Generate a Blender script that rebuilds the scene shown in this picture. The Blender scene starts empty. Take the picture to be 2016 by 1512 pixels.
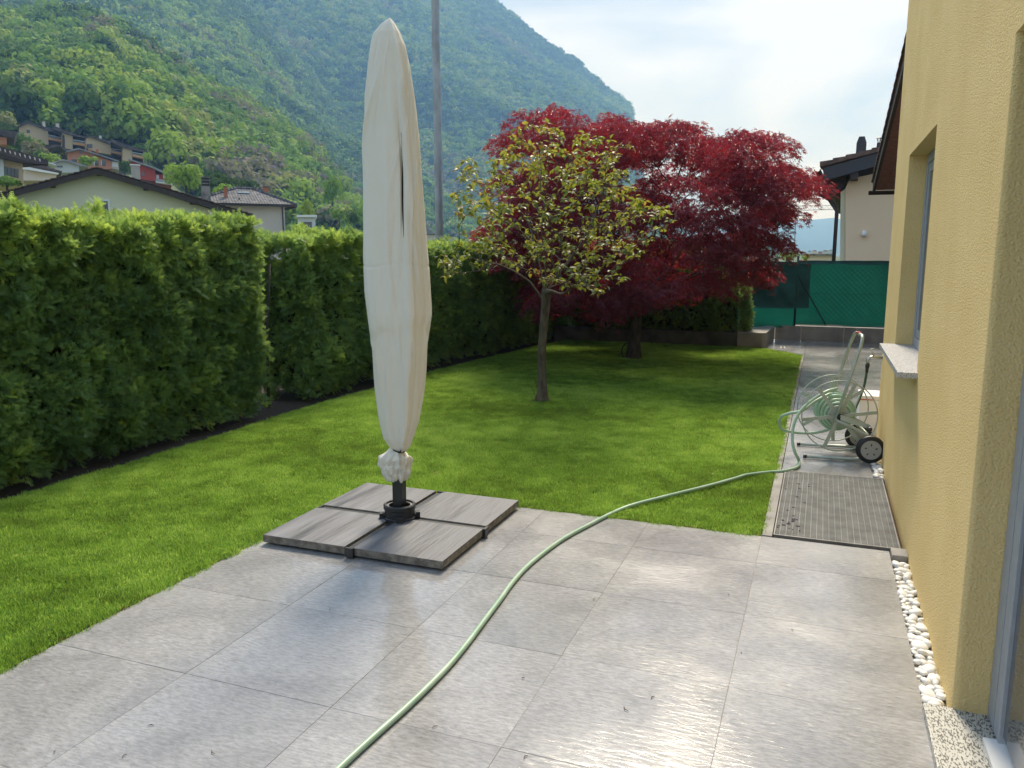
import bpy, bmesh, math, random
import numpy as np
from mathutils import Vector, Matrix, noise as mnoise

rng = np.random.default_rng(7)
random.seed(7)
scene = bpy.context.scene
COL = scene.collection
rad = math.radians

# ------------------------------------------------------------------ camera
CAM_H = 1.5
F_PX, CX, CY = 1587.0, 1008.0, 756.0
def cam_axes(pitch, roll, yaw):
    p, r, y = rad(pitch), rad(roll), rad(yaw)
    fwd = Vector((-math.sin(y)*math.cos(p), math.cos(y)*math.cos(p), -math.sin(p)))
    rt = Vector((math.cos(y), math.sin(y), 0))
    up = rt.cross(fwd)
    return (rt*math.cos(r)+up*math.sin(r)), (-rt*math.sin(r)+up*math.cos(r)), fwd
RT, UP, FW = cam_axes(9.19, 0.07, 20.91)
cd = bpy.data.cameras.new('camera'); cam = bpy.data.objects.new('camera', cd); COL.objects.link(cam)
cd.sensor_width = 36; cd.lens = 36*F_PX/2016; cd.clip_start = 0.05; cd.clip_end = 20000
mw = Matrix((RT, UP, -FW)).transposed().to_4x4(); mw.translation = (0, 0, CAM_H)
cam.matrix_world = mw
scene.camera = cam

# ------------------------------------------------------------------ sun and sky
SUN_EL, SUN_AZ = 50.0, -12.0           # azimuth from +Y towards +X
sd = bpy.data.lights.new('sun', 'SUN'); sun = bpy.data.objects.new('sun', sd); COL.objects.link(sun)
sd.energy = 3.3; sd.angle = rad(15.0); sd.color = (1.0, 0.975, 0.935)
sdir = Vector((math.sin(rad(SUN_AZ))*math.cos(rad(SUN_EL)), math.cos(rad(SUN_AZ))*math.cos(rad(SUN_EL)), math.sin(rad(SUN_EL))))
sun.rotation_euler = sdir.to_track_quat('Z', 'Y').to_euler()
sun.location = (0, 0, 30)
world = bpy.data.worlds.new('World'); scene.world = world; world.use_nodes = True
nt = world.node_tree; nt.nodes.clear()
def N(t, typ, **kw):
    n = t.nodes.new(typ)
    for k, v in kw.items():
        if k.startswith('i_'):
            n.inputs[k[2:].replace('_', ' ')].default_value = v
        else:
            setattr(n, k, v)
    return n
sky = N(nt, 'ShaderNodeTexSky', sky_type='NISHITA', sun_disc=False)
sky.sun_elevation = rad(SUN_EL); sky.sun_rotation = rad(SUN_AZ); sky.air_density = 1.0; sky.dust_density = 1.5
tc = N(nt, 'ShaderNodeTexCoord')
mp = N(nt, 'ShaderNodeMapping'); mp.inputs['Scale'].default_value = (1.0, 1.0, 2.6); mp.inputs['Location'].default_value = (0.35, 0.1, 0.2)
nt.links.new(tc.outputs['Generated'], mp.inputs['Vector'])
n1 = N(nt, 'ShaderNodeTexNoise'); n1.inputs['Scale'].default_value = 1.9; n1.inputs['Detail'].default_value = 7; n1.inputs['Roughness'].default_value = 0.5; n1.inputs['Distortion'].default_value = 0.3
nt.links.new(mp.outputs[0], n1.inputs['Vector'])
r1 = N(nt, 'ShaderNodeValToRGB'); r1.color_ramp.elements[0].position = 0.43; r1.color_ramp.elements[1].position = 0.60
r1.color_ramp.elements[0].color = (0.0, 0.0, 0.0, 1); r1.color_ramp.elements[1].color = (1, 1, 1, 1)
nt.links.new(n1.outputs['Fac'], r1.inputs[0])
# cloud colour: grey-blue veil to white
mixc = N(nt, 'ShaderNodeMix', data_type='RGBA')
mixc.inputs['A'].default_value = (1.5, 2.6, 5.0, 1); mixc.inputs['B'].default_value = (6.2, 6.8, 8.0, 1)
# the cloud deck is brighter near the veiled sun
dotn = N(nt, 'ShaderNodeVectorMath', operation='DOT_PRODUCT'); dotn.inputs[1].default_value = (math.sin(rad(12))*math.cos(rad(24)), math.cos(rad(12))*math.cos(rad(24)), math.sin(rad(24)))
nt.links.new(tc.outputs['Generated'], dotn.inputs[0])
mr = N(nt, 'ShaderNodeMapRange'); mr.inputs['From Min'].default_value = 0.82; mr.inputs['From Max'].default_value = 1.0; mr.inputs['To Max'].default_value = 0.30
nt.links.new(dotn.outputs['Value'], mr.inputs['Value'])
addf = N(nt, 'ShaderNodeMath', operation='ADD', use_clamp=True)
nt.links.new(r1.outputs[0], addf.inputs[0]); nt.links.new(mr.outputs[0], addf.inputs[1])
nt.links.new(addf.outputs[0], mixc.inputs['Factor'])
mixs = N(nt, 'ShaderNodeMix', data_type='RGBA'); mixs.inputs['Factor'].default_value = 0.85
dot2 = N(nt, 'ShaderNodeVectorMath', operation='DOT_PRODUCT'); dot2.inputs[1].default_value = tuple(sdir)
nt.links.new(tc.outputs['Generated'], dot2.inputs[0])
mr2 = N(nt, 'ShaderNodeMapRange', interpolation_type='SMOOTHSTEP'); mr2.inputs['From Min'].default_value = -.8; mr2.inputs['From Max'].default_value = 1.0; mr2.inputs['To Min'].default_value = 1.0; mr2.inputs['To Max'].default_value = 1.0
nt.links.new(dot2.outputs['Value'], mr2.inputs['Value'])
scl_ = N(nt, 'ShaderNodeVectorMath', operation='SCALE'); nt.links.new(mixc.outputs['Result'], scl_.inputs[0]); nt.links.new(mr2.outputs[0], scl_.inputs['Scale'])
nt.links.new(sky.outputs[0], mixs.inputs['A']); nt.links.new(scl_.outputs[0], mixs.inputs['B'])
bg = N(nt, 'ShaderNodeBackground'); bg.inputs['Strength'].default_value = 0.1
nt.links.new(mixs.outputs['Result'], bg.inputs['Color'])
wo = N(nt, 'ShaderNodeOutputWorld'); nt.links.new(bg.outputs[0], wo.inputs['Surface'])
vs = scene.view_settings; vs.view_transform = 'Standard'; vs.look = 'None'; vs.gamma = 1.0; vs.exposure = 0.75
try: vs.use_curve_mapping = False
except Exception: pass
scene.display_settings.display_device = 'sRGB'
cy = scene.cycles
cy.use_denoising = True; cy.max_bounces = 8; cy.transparent_max_bounces = 8; cy.volume_bounces = 2; cy.sample_clamp_indirect = 4
cy.volume_max_steps = 64

# ------------------------------------------------------------------ geometry of the view -> places in the world
def ray(px, py):
    return FW + RT*((px-CX)/F_PX) - UP*((py-CY)/F_PX)
def G(px, py, z=0.0):
    d = ray(px, py); t = (z-CAM_H)/d.z
    return Vector((d.x*t, d.y*t, z))
def Wd(px, py, D):
    d = ray(px, py); t = D/math.hypot(d.x, d.y)
    return Vector((d.x*t, d.y*t, CAM_H+d.z*t))
def proj(X):
    v = Vector(X)-Vector((0, 0, CAM_H)); w = v.dot(FW)
    return CX+F_PX*v.dot(RT)/w, CY-F_PX*v.dot(UP)/w
def proj_np(P):
    v = P-np.array([0, 0, CAM_H]); w = v@np.array(FW)
    return CX+F_PX*(v@np.array(RT))/w, CY-F_PX*(v@np.array(UP))/w
def in_poly(x, y, poly):
    x = np.asarray(x); y = np.asarray(y); c = np.zeros(x.shape, bool); n = len(poly)
    for i in range(n):
        x1, y1 = poly[i]; x2, y2 = poly[(i+1) % n]
        if y1 == y2: continue
        cond = ((y1 > y) != (y2 > y)) & (x < (x2-x1)*(y-y1)/(y2-y1)+x1)
        c ^= cond
    return c

# ------------------------------------------------------------------ materials
def material(name, base, base2=None, nscale=4.0, rough=0.7, bump=0.0, bscale=60.0, metal=0.0, spec=0.5, world_co=False,
             transl=None, transl_f=0.4, detail=4, stretch=None, bdist=0.01, tint_ramp=None, obj_var=0.0, coat=0.0, rough2=None, ramp=(0.35, 0.65)):
    m = bpy.data.materials.new(name); m.use_nodes = True; t = m.node_tree; t.nodes.clear()
    out = N(t, 'ShaderNodeOutputMaterial'); p = N(t, 'ShaderNodeBsdfPrincipled')
    p.inputs['Roughness'].default_value = rough; p.inputs['Metallic'].default_value = metal
    p.inputs['Specular IOR Level'].default_value = spec
    if coat: p.inputs['Coat Weight'].default_value = coat; p.inputs['Coat Roughness'].default_value = 0.1
    if world_co:
        g = N(t, 'ShaderNodeNewGeometry'); vec = g.outputs['Position']
    else:
        g = N(t, 'ShaderNodeTexCoord'); vec = g.outputs['Object']
    if stretch:
        mpn = N(t, 'ShaderNodeMapping'); mpn.inputs['Scale'].default_value = stretch
        t.links.new(vec, mpn.inputs['Vector']); vec = mpn.outputs[0]
    col = None
    if tint_ramp:
        at = N(t, 'ShaderNodeAttribute', attribute_type='INSTANCER', attribute_name='tint')
        cr = N(t, 'ShaderNodeValToRGB'); e = cr.color_ramp.elements
        e[0].position = tint_ramp[0][0]; e[0].color = (*tint_ramp[0][1], 1)
        e[1].position = tint_ramp[-1][0]; e[1].color = (*tint_ramp[-1][1], 1)
        for pos, c in tint_ramp[1:-1]:
            ne = e.new(pos); ne.color = (*c, 1)
        t.links.new(at.outputs['Fac'], cr.inputs[0]); col = cr.outputs[0]
    elif base2 is not None:
        nn = N(t, 'ShaderNodeTexNoise'); nn.inputs['Scale'].default_value = nscale; nn.inputs['Detail'].default_value = detail
        t.links.new(vec, nn.inputs['Vector'])
        cr = N(t, 'ShaderNodeValToRGB'); e = cr.color_ramp.elements
        e[0].position = ramp[0]; e[0].color = (*base, 1); e[1].position = ramp[1]; e[1].color = (*base2, 1)
        t.links.new(nn.outputs['Fac'], cr.inputs[0]); col = cr.outputs[0]
        if rough2 is not None:
            mrr = N(t, 'ShaderNodeMapRange'); mrr.inputs['From Min'].default_value = .35; mrr.inputs['From Max'].default_value = .65
            mrr.inputs['To Min'].default_value = rough; mrr.inputs['To Max'].default_value = rough2
            t.links.new(nn.outputs['Fac'], mrr.inputs['Value']); t.links.new(mrr.outputs[0], p.inputs['Roughness'])
    if obj_var:
        oi = N(t, 'ShaderNodeObjectInfo'); mrv = N(t, 'ShaderNodeMapRange')
        mrv.inputs['To Min'].default_value = 1-obj_var; mrv.inputs['To Max'].default_value = 1+obj_var
        t.links.new(oi.outputs['Random'], mrv.inputs['Value'])
        hs = N(t, 'ShaderNodeHueSaturation'); t.links.new(mrv.outputs[0], hs.inputs['Value'])
        if col is not None: t.links.new(col, hs.inputs['Color'])
        else: hs.inputs['Color'].default_value = (*base, 1)
        col = hs.outputs[0]
    if col is not None: t.links.new(col, p.inputs['Base Color'])
    else: p.inputs['Base Color'].default_value = (*base, 1)
    if bump:
        bn = N(t, 'ShaderNodeTexNoise'); bn.inputs['Scale'].default_value = bscale; bn.inputs['Detail'].default_value = 5
        t.links.new(vec, bn.inputs['Vector'])
        b = N(t, 'ShaderNodeBump'); b.inputs['Strength'].default_value = bump; b.inputs['Distance'].default_value = bdist
        t.links.new(bn.outputs['Fac'], b.inputs['Height']); t.links.new(b.outputs[0], p.inputs['Normal'])
    sh = p.outputs[0]
    if transl is not None:
        tr = N(t, 'ShaderNodeBsdfTranslucent'); tr.inputs['Color'].default_value = (*transl, 1)
        if tint_ramp:
            mx = N(t, 'ShaderNodeMix', data_type='RGBA', blend_type='MULTIPLY'); mx.inputs['Factor'].default_value = 0.0
            hs2 = N(t, 'ShaderNodeMix', data_type='RGBA'); hs2.inputs['Factor'].default_value = 0.65
            gm = N(t, 'ShaderNodeVectorMath', operation='SCALE'); gm.inputs['Scale'].default_value = 3.0
            t.links.new(col, gm.inputs[0]); t.links.new(gm.outputs[0], hs2.inputs['A']); hs2.inputs['B'].default_value = (*transl, 1)
            t.links.new(hs2.outputs['Result'], tr.inputs['Color'])
        ms = N(t, 'ShaderNodeMixShader'); ms.inputs[0].default_value = transl_f
        t.links.new(p.outputs[0], ms.inputs[1]); t.links.new(tr.outputs[0], ms.inputs[2]); sh = ms.outputs[0]
    t.links.new(sh, out.inputs['Surface'])
    return m

# ------------------------------------------------------------------ object helpers
def tag(o, label=None, cat=None, group=None, kind=None):
    if label: o['label'] = label
    if cat: o['category'] = cat
    if group: o['group'] = group
    if kind: o['kind'] = kind
    return o
def empty(name, loc=(0, 0, 0), rz=0.0, **kw):
    o = bpy.data.objects.new(name, None); COL.objects.link(o)
    o.location = loc; o.rotation_euler = (0, 0, rz); o.empty_display_size = 0.2
    return tag(o, **kw)
class MB:
    """collects vertices and faces; build() links one mesh object"""
    def __init__(s): s.v = []; s.f = []
    def add(s, vs, fs):
        b = len(s.v); s.v += [tuple(v) for v in vs]; s.f += [tuple(i+b for i in f) for f in fs]; return s
    def box(s, x0, x1, y0, y1, z0, z1):
        return s.add([(x0,y0,z0),(x1,y0,z0),(x1,y1,z0),(x0,y1,z0),(x0,y0,z1),(x1,y0,z1),(x1,y1,z1),(x0,y1,z1)],
                     [(0,3,2,1),(4,5,6,7),(0,1,5,4),(1,2,6,5),(2,3,7,6),(3,0,4,7)])
    def prism(s, poly, a, b, axis='y'):
        """poly: 2-D points; extruded from a to b along axis (y: (x,z) points; z: (x,y) points; x: (y,z) points)"""
        n = len(poly)
        def P(p, t): return (p[0], t, p[1]) if axis == 'y' else ((p[0], p[1], t) if axis == 'z' else (t, p[0], p[1]))
        vs = [P(p, a) for p in poly]+[P(p, b) for p in poly]
        return s.add(vs, [tuple(range(n))[::-1], tuple(range(n, 2*n))]+[(i, (i+1) % n, n+(i+1) % n, n+i) for i in range(n)])
    def tube(s, pts, r, n=8, caps=True):
        pts = [Vector(p) for p in pts]; m = len(pts)
        rs = r if hasattr(r, '__len__') else [r]*m
        b = len(s.v); up = None
        for i, p in enumerate(pts):
            d = (pts[min(i+1, m-1)]-pts[max(i-1, 0)])
            if d.length < 1e-9: d = Vector((0, 0, 1))
            d.normalize()
            if up is None:
                a = Vector((0, 0, 1)) if abs(d.z) < .9 else Vector((1, 0, 0)); up = d.cross(a).normalized()
            up = (up-d*up.dot(d)).normalized(); w = d.cross(up)
            for k in range(n):
                a = 2*math.pi*k/n; q = p+(up*math.cos(a)+w*math.sin(a))*rs[i]; s.v.append(tuple(q))
        for i in range(m-1):
            for k in range(n):
                s.f.append((b+i*n+k, b+i*n+(k+1) % n, b+(i+1)*n+(k+1) % n, b+(i+1)*n+k))
        if caps:
            s.f.append(tuple(b+k for k in range(n))[::-1]); s.f.append(tuple(b+(m-1)*n+k for k in range(n)))
        return s
    def lathe(s, prof, c=(0, 0, 0), n=24, axis='z'):
        b = len(s.v); m = len(prof)
        for (r, h) in prof:
            for k in range(n):
                a = 2*math.pi*k/n; x, y = r*math.cos(a), r*math.sin(a)
                p = (x, y, h) if axis == 'z' else ((x, h, y) if axis == 'y' else (h, x, y))
                s.v.append((p[0]+c[0], p[1]+c[1], p[2]+c[2]))
        for i in range(m-1):
            for k in range(n):
                s.f.append((b+i*n+k, b+i*n+(k+1) % n, b+(i+1)*n+(k+1) % n, b+(i+1)*n+k))
        s.f.append(tuple(b+k for k in range(n))[::-1]); s.f.append(tuple(b+(m-1)*n+k for k in range(n)))
        return s
    def mesh(s, name, mat, smooth=False, bevel=0.0):
        me = bpy.data.meshes.new(name); me.from_pydata(s.v, [], s.f)
        if bevel or True:
            bm = bmesh.new(); bm.from_mesh(me)
            bmesh.ops.recalc_face_normals(bm, faces=bm.faces)
            if bevel:
                bmesh.ops.bevel(bm, geom=[e for e in bm.edges if len(e.link_faces) == 2 and e.calc_face_angle(0) > 0.6], offset=bevel, segments=2, affect='EDGES', profile=0.6)
            bm.to_mesh(me); bm.free()
        if smooth: me.polygons.foreach_set('use_smooth', [True]*len(me.polygons))
        if mat: me.materials.append(mat)
        return me
    def build(s, name, mat, parent=None, smooth=False, bevel=0.0, loc=None, **kw):
        o = bpy.data.objects.new(name, s.mesh(name, mat, smooth, bevel)); COL.objects.link(o)
        if parent: o.parent = parent
        if loc: o.location = loc
        return tag(o, **kw)
def np_mesh(name, V, F, mat, smooth=False):
    """V (n,3), F (m,k) constant k"""
    me = bpy.data.meshes.new(name); V = np.asarray(V, np.float32); F = np.asarray(F, np.int32); k = F.shape[1]
    me.vertices.add(len(V)); me.vertices.foreach_set('co', V.ravel())
    me.loops.add(F.size); me.loops.foreach_set('vertex_index', F.ravel())
    me.polygons.add(len(F)); me.polygons.foreach_set('loop_start', np.arange(len(F), dtype=np.int32)*k)
    me.update(calc_edges=True); me.validate()
    if smooth: me.polygons.foreach_set('use_smooth', np.ones(len(F), bool))
    if mat: me.materials.append(mat)
    return me
def obj(name, me, parent=None, **kw):
    o = bpy.data.objects.new(name, me); COL.objects.link(o)
    if parent: o.parent = parent
    return tag(o, **kw)
def scatter(name, pts, rots, scl, tint, protos, parent=None, loc=None, **kw):
    """vertices that carry instanced copies of the prototype meshes (one object of uncountable stuff)"""
    pts = np.asarray(pts, np.float32); n = len(pts)
    me = bpy.data.meshes.new(name); me.vertices.add(n); me.vertices.foreach_set('co', pts.ravel())
    a = me.attributes.new('rot', 'FLOAT_VECTOR', 'POINT'); a.data.foreach_set('vector', np.asarray(rots, np.float32).ravel())
    a = me.attributes.new('scl', 'FLOAT', 'POINT'); a.data.foreach_set('value', np.asarray(scl, np.float32))
    a = me.attributes.new('tint', 'FLOAT', 'POINT'); a.data.foreach_set('value', np.asarray(tint, np.float32))
    a = me.attributes.new('pick', 'INT', 'POINT'); a.data.foreach_set('value', rng.integers(0, len(protos), n).astype(np.int32))
    for pm in protos:
        for m in pm.materials:
            if m and m.name not in me.materials: me.materials.append(m)
    o = obj(name, me, parent, **kw)
    if loc is not None: o.location = loc
    ng = bpy.data.node_groups.new(name+'_scatter', 'GeometryNodeTree')
    ng.interface.new_socket('Geometry', in_out='INPUT', socket_type='NodeSocketGeometry')
    ng.interface.new_socket('Geometry', in_out='OUTPUT', socket_type='NodeSocketGeometry')
    gi = ng.nodes.new('NodeGroupInput'); go = ng.nodes.new('NodeGroupOutput')
    iop = ng.nodes.new('GeometryNodeInstanceOnPoints')
    jo = ng.nodes.new('GeometryNodeJoinGeometry')
    for pm in protos:
        po = bpy.data.objects.new(pm.name, pm)
        oi = ng.nodes.new('GeometryNodeObjectInfo'); oi.inputs['Object'].default_value = po
        g2 = ng.nodes.new('GeometryNodeGeometryToInstance')
        ng.links.new(oi.outputs['Geometry'], g2.inputs[0]); ng.links.new(g2.outputs[0], jo.inputs[0])
    def attr(nm, tp):
        x = ng.nodes.new('GeometryNodeInputNamedAttribute'); x.data_type = tp; x.inputs['Name'].default_value = nm
        return x.outputs['Attribute']
    ng.links.new(gi.outputs[0], iop.inputs['Points']); ng.links.new(jo.outputs[0], iop.inputs['Instance'])
    iop.inputs['Pick Instance'].default_value = True
    ng.links.new(attr('pick', 'INT'), iop.inputs['Instance Index'])
    e2r = ng.nodes.new('FunctionNodeEulerToRotation'); ng.links.new(attr('rot', 'FLOAT_VECTOR'), e2r.inputs[0])
    ng.links.new(e2r.outputs[0], iop.inputs['Rotation'])
    ng.links.new(attr('scl', 'FLOAT'), iop.inputs['Scale'])
    ng.links.new(iop.outputs[0], go.inputs[0])
    md = o.modifiers.new('scatter', 'NODES'); md.node_group = ng
    return o
def fbm(x, y, z=0.0, o=4):
    v = 0; a = 1; s = 0
    for i in range(o):
        v += a*mnoise.noise(Vector((x, y, z))*(2**i)); s += a; a *= .5
    return v/s
def euler_from_dirs(D, spin):
    """Euler XYZ that turns local +Z into D (n,3) with a spin about it"""
    D = D/np.linalg.norm(D, axis=1, keepdims=True)
    ry = np.arccos(np.clip(D[:, 2], -1, 1)); rz = np.arctan2(D[:, 1], D[:, 0])
    # R = Rz(rz) Ry(ry) Rz(spin) -> convert to XYZ euler
    cz, sz, cyy, sy, cs, ss = np.cos(rz), np.sin(rz), np.cos(ry), np.sin(ry), np.cos(spin), np.sin(spin)
    R00 = cz*cyy*cs-sz*ss; R10 = sz*cyy*cs+cz*ss; R20 = -sy*cs; R21 = sy*ss; R22 = cyy
    return np.stack([np.arctan2(R21, R22), -np.arcsin(np.clip(R20, -1, 1)), np.arctan2(R10, R00)], 1)

# ================================================================== MATERIALS IN USE
m_ground = material('meadow', (.05, .075, .02), (.09, .12, .035), nscale=.05, rough=.95, world_co=True)
m_hill = material('forest_floor', (.035, .05, .018), (.06, .075, .025), nscale=.02, rough=1, world_co=True, spec=0)
m_rock = material('rock', (.05, .075, .03), (.13, .125, .115), nscale=.012, rough=1, world_co=True, spec=0, ramp=(.5, .62))
m_soil = material('soil', (.025, .016, .010), (.06, .04, .025), nscale=30, rough=.95, bump=.8, bscale=60, world_co=True)
m_conc = material('concrete', (.22, .21, .195), (.34, .325, .30), nscale=5, rough=.85, bump=.25, bscale=40, world_co=True)
m_concd = material('mortar_bed', (.17, .155, .14), (.30, .28, .26), nscale=20, rough=.9, world_co=True)
m_stucco = material('yellow_render', (.74, .56, .25), (.79, .61, .29), nscale=2.5, rough=.9, bump=.9, bscale=150, bdist=.011, world_co=True, spec=.2)
m_alu = material('grey_aluminium', (.30, .33, .37), (.34, .37, .41), nscale=20, rough=.4, metal=.0, spec=.5)
m_gasket = material('black_rubber', (.012, .012, .013), rough=.5)
m_black = material('black_plastic', (.018, .019, .021), (.03, .03, .032), nscale=30, rough=.38, bump=.1, bscale=200)
m_white = material('white_paint', (.75, .75, .74), rough=.5)
m_galv = material('galvanised_steel', (.27, .29, .31), (.40, .42, .44), nscale=9, rough=.5, metal=.35, world_co=True, stretch=(1, 1, .4))
m_pebble = material('white_pebble', (.82, .81, .78), (.70, .69, .66), nscale=25, rough=.45, obj_var=.1, bump=.15, bscale=90)
m_bark = material('grey_brown_bark', (.055, .042, .030), (.14, .115, .08), nscale=22, rough=.9, bump=.9, bscale=50, stretch=(1, 1, .35), world_co=True, bdist=.01)
m_barkd = material('dark_bark', (.035, .028, .024), (.08, .065, .055), nscale=20, rough=.9, bump=.7, bscale=45, stretch=(1, 1, .35), world_co=True)
m_twig = material('brown_twig', (.07, .05, .035), (.13, .09, .06), nscale=20, rough=.85, world_co=True)
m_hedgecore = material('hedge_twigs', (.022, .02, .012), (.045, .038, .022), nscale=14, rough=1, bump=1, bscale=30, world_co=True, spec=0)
# granite
def granite(name, light, dark, sc=90, stretch=(1, 1, 1), amt=.52):
    m = bpy.data.materials.new(name); m.use_nodes = True; t = m.node_tree; p = t.nodes['Principled BSDF']; p.inputs['Roughness'].default_value = .45
    g = N(t, 'ShaderNodeNewGeometry'); mpn = N(t, 'ShaderNodeMapping'); mpn.inputs['Scale'].default_value = stretch; t.links.new(g.outputs['Position'], mpn.inputs[0])
    a = N(t, 'ShaderNodeTexNoise'); a.inputs['Scale'].default_value = sc; a.inputs['Detail'].default_value = 3; t.links.new(mpn.outputs[0], a.inputs['Vector'])
    cr = N(t, 'ShaderNodeValToRGB'); e = cr.color_ramp.elements; e[0].position = amt-.07; e[0].color = (*dark, 1); e[1].position = amt; e[1].color = (*light, 1)
    t.links.new(a.outputs['Fac'], cr.inputs[0]); t.links.new(cr.outputs[0], p.inputs['Base Color'])
    return m
m_granite = granite('granite', (.50, .50, .50), (.16, .16, .17), 130, amt=.5)
m_granite2 = granite('speckled_granite', (.50, .49, .44), (.09, .09, .08), 210, (1, .38, 1), amt=.5)
# wet slate-look tiles
def tile_mat(name, c1, c2, wet=True):
    m = bpy.data.materials.new(name); m.use_nodes = True; t = m.node_tree; p = t.nodes['Principled BSDF']
    g = N(t, 'ShaderNodeNewGeometry'); oi = N(t, 'ShaderNodeObjectInfo')
    off = N(t, 'ShaderNodeVectorMath', operation='MULTIPLY_ADD'); off.inputs[1].default_value = (40, 40, 40)
    cmb = N(t, 'ShaderNodeCombineXYZ'); t.links.new(oi.outputs['Random'], cmb.inputs[0]); t.links.new(oi.outputs['Random'], cmb.inputs[1])
    t.links.new(cmb.outputs[0], off.inputs[0]); t.links.new(g.outputs['Position'], off.inputs[2])
    # cloudy stone colour, per tile
    a = N(t, 'ShaderNodeTexNoise'); a.inputs['Scale'].default_value = 2.2; a.inputs['Detail'].default_value = 8; a.inputs['Roughness'].default_value = .62; a.inputs['Distortion'].default_value = .8
    t.links.new(off.outputs[0], a.inputs['Vector'])
    cr = N(t, 'ShaderNodeValToRGB'); e = cr.color_ramp.elements; e[0].position = .30; e[0].color = (*c1, 1); e[1].position = .70; e[1].color = (*c2, 1)
    t.links.new(a.outputs['Fac'], cr.inputs[0])
    # fine flecks
    fl = N(t, 'ShaderNodeTexNoise'); fl.inputs['Scale'].default_value = 60; fl.inputs['Detail'].default_value = 5; fl.inputs['Roughness'].default_value = .75
    mpf = N(t, 'ShaderNodeMapping'); mpf.inputs['Scale'].default_value = (.45, 1.5, 1); mpf.inputs['Rotation'].default_value = (0, 0, rad(-14)); t.links.new(off.outputs[0], mpf.inputs[0]); t.links.new(mpf.outputs[0], fl.inputs['Vector'])
    fm = N(t, 'ShaderNodeMapRange'); fm.inputs['From Min'].default_value = .3; fm.inputs['From Max'].default_value = .7; fm.inputs['To Min'].default_value = .62; fm.inputs['To Max'].default_value = 1.34
    t.links.new(fl.outputs['Fac'], fm.inputs['Value'])
    ml = N(t, 'ShaderNodeVectorMath', operation='SCALE'); t.links.new(cr.outputs[0], ml.inputs[0]); t.links.new(fm.outputs[0], ml.inputs['Scale'])
    t.links.new(ml.outputs[0], p.inputs['Base Color'])
    # water film: large world-space patches, drier near the lawn
    w = N(t, 'ShaderNodeTexNoise'); w.inputs['Scale'].default_value = 1.25; w.inputs['Detail'].default_value = 5; w.inputs['Roughness'].default_value = .55; w.inputs['Distortion'].default_value = .4
    t.links.new(g.outputs['Position'], w.inputs['Vector'])
    wr = N(t, 'ShaderNodeMapRange'); wr.inputs['From Min'].default_value = .34; wr.inputs['From Max'].default_value = .66; wr.clamp = True
    # a shallow puddle has collected in front of the parasol base
    pdv = N(t, 'ShaderNodeVectorMath', operation='DISTANCE'); pdv.inputs[1].default_value = (-1.62, 2.75, 0)
    t.links.new(g.outputs['Position'], pdv.inputs[0])
    pdm = N(t, 'ShaderNodeMapRange'); pdm.inputs['From Min'].default_value = .2; pdm.inputs['From Max'].default_value = 1.3; pdm.inputs['To Min'].default_value = .32; pdm.inputs['To Max'].default_value = -.03
    t.links.new(pdv.outputs['Value'], pdm.inputs['Value'])
    # a strip along the lawn is already drying
    dmp = N(t, 'ShaderNodeMapping'); dmp.inputs['Scale'].default_value = (2.1, 1, 1); dmp.inputs['Location'].default_value = (2.1*2.42, -2.45, 0); t.links.new(g.outputs['Position'], dmp.inputs[0])
    dln = N(t, 'ShaderNodeVectorMath', operation='LENGTH'); t.links.new(dmp.outputs[0], dln.inputs[0])
    dmm = N(t, 'ShaderNodeMapRange'); dmm.inputs['From Min'].default_value = .35; dmm.inputs['From Max'].default_value = .85; dmm.inputs['To Min'].default_value = -.16; dmm.inputs['To Max'].default_value = 0
    t.links.new(dln.outputs['Value'], dmm.inputs['Value'])
    pdb = N(t, 'ShaderNodeMath', operation='ADD'); t.links.new(w.outputs['Fac'], pdb.inputs[0]); t.links.new(dmm.outputs[0], pdb.inputs[1])
    pda = N(t, 'ShaderNodeMath', operation='ADD'); t.links.new(pdb.outputs[0], pda.inputs[0]); t.links.new(pdm.outputs[0], pda.inputs[1])
    t.links.new(pda.outputs[0], wr.inputs['Value'])
    rr = N(t, 'ShaderNodeMapRange'); rr.inputs['To Min'].default_value = .34; rr.inputs['To Max'].default_value = .08
    t.links.new(wr.outputs[0], rr.inputs['Value']); t.links.new(rr.outputs[0], p.inputs['Roughness'])
    p.inputs['IOR'].default_value = 1.5; p.inputs['Specular IOR Level'].default_value = .55
    p.inputs['Coat Weight'].default_value = .45; p.inputs['Coat Roughness'].default_value = .10; p.inputs['Coat IOR'].default_value = 1.4
    # riven surface ripples
    b1 = N(t, 'ShaderNodeTexNoise'); b1.inputs['Scale'].default_value = 32; b1.inputs['Detail'].default_value = 6; b1.inputs['Roughness'].default_value = .6; b1.inputs['Distortion'].default_value = .6
    t.links.new(mpf.outputs[0], b1.inputs['Vector'])
    bs = N(t, 'ShaderNodeMapRange'); bs.inputs['To Min'].default_value = .50; bs.inputs['To Max'].default_value = .13
    t.links.new(wr.outputs[0], bs.inputs['Value'])
    b = N(t, 'ShaderNodeBump'); b.inputs['Distance'].default_value = .004
    t.links.new(bs.outputs[0], b.inputs['Strength']); t.links.new(b1.outputs['Fac'], b.inputs['Height'])
    t.links.new(b.outputs[0], p.inputs['Normal'])
    t.links.new(b.outputs[0], p.inputs['Coat Normal'])
    return m
m_tile = tile_mat('wet_slate_tile', (.235, .235, .238), (.385, .38, .38))
# weathered slab of the parasol stand, streaks along x of the world's y axis
m_slab = material('streaked_concrete', (.04, .045, .055), (.20, .205, .222), nscale=14, rough=.42, rough2=.7, bump=.35, bscale=60, stretch=(1.0, .10, 1), world_co=True, detail=6, ramp=(.3, .7))
m_slabside = material('rough_concrete_edge', (.13, .11, .09), (.26, .23, .19), nscale=30, rough=.9, bump=.8, bscale=80, world_co=True)

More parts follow.
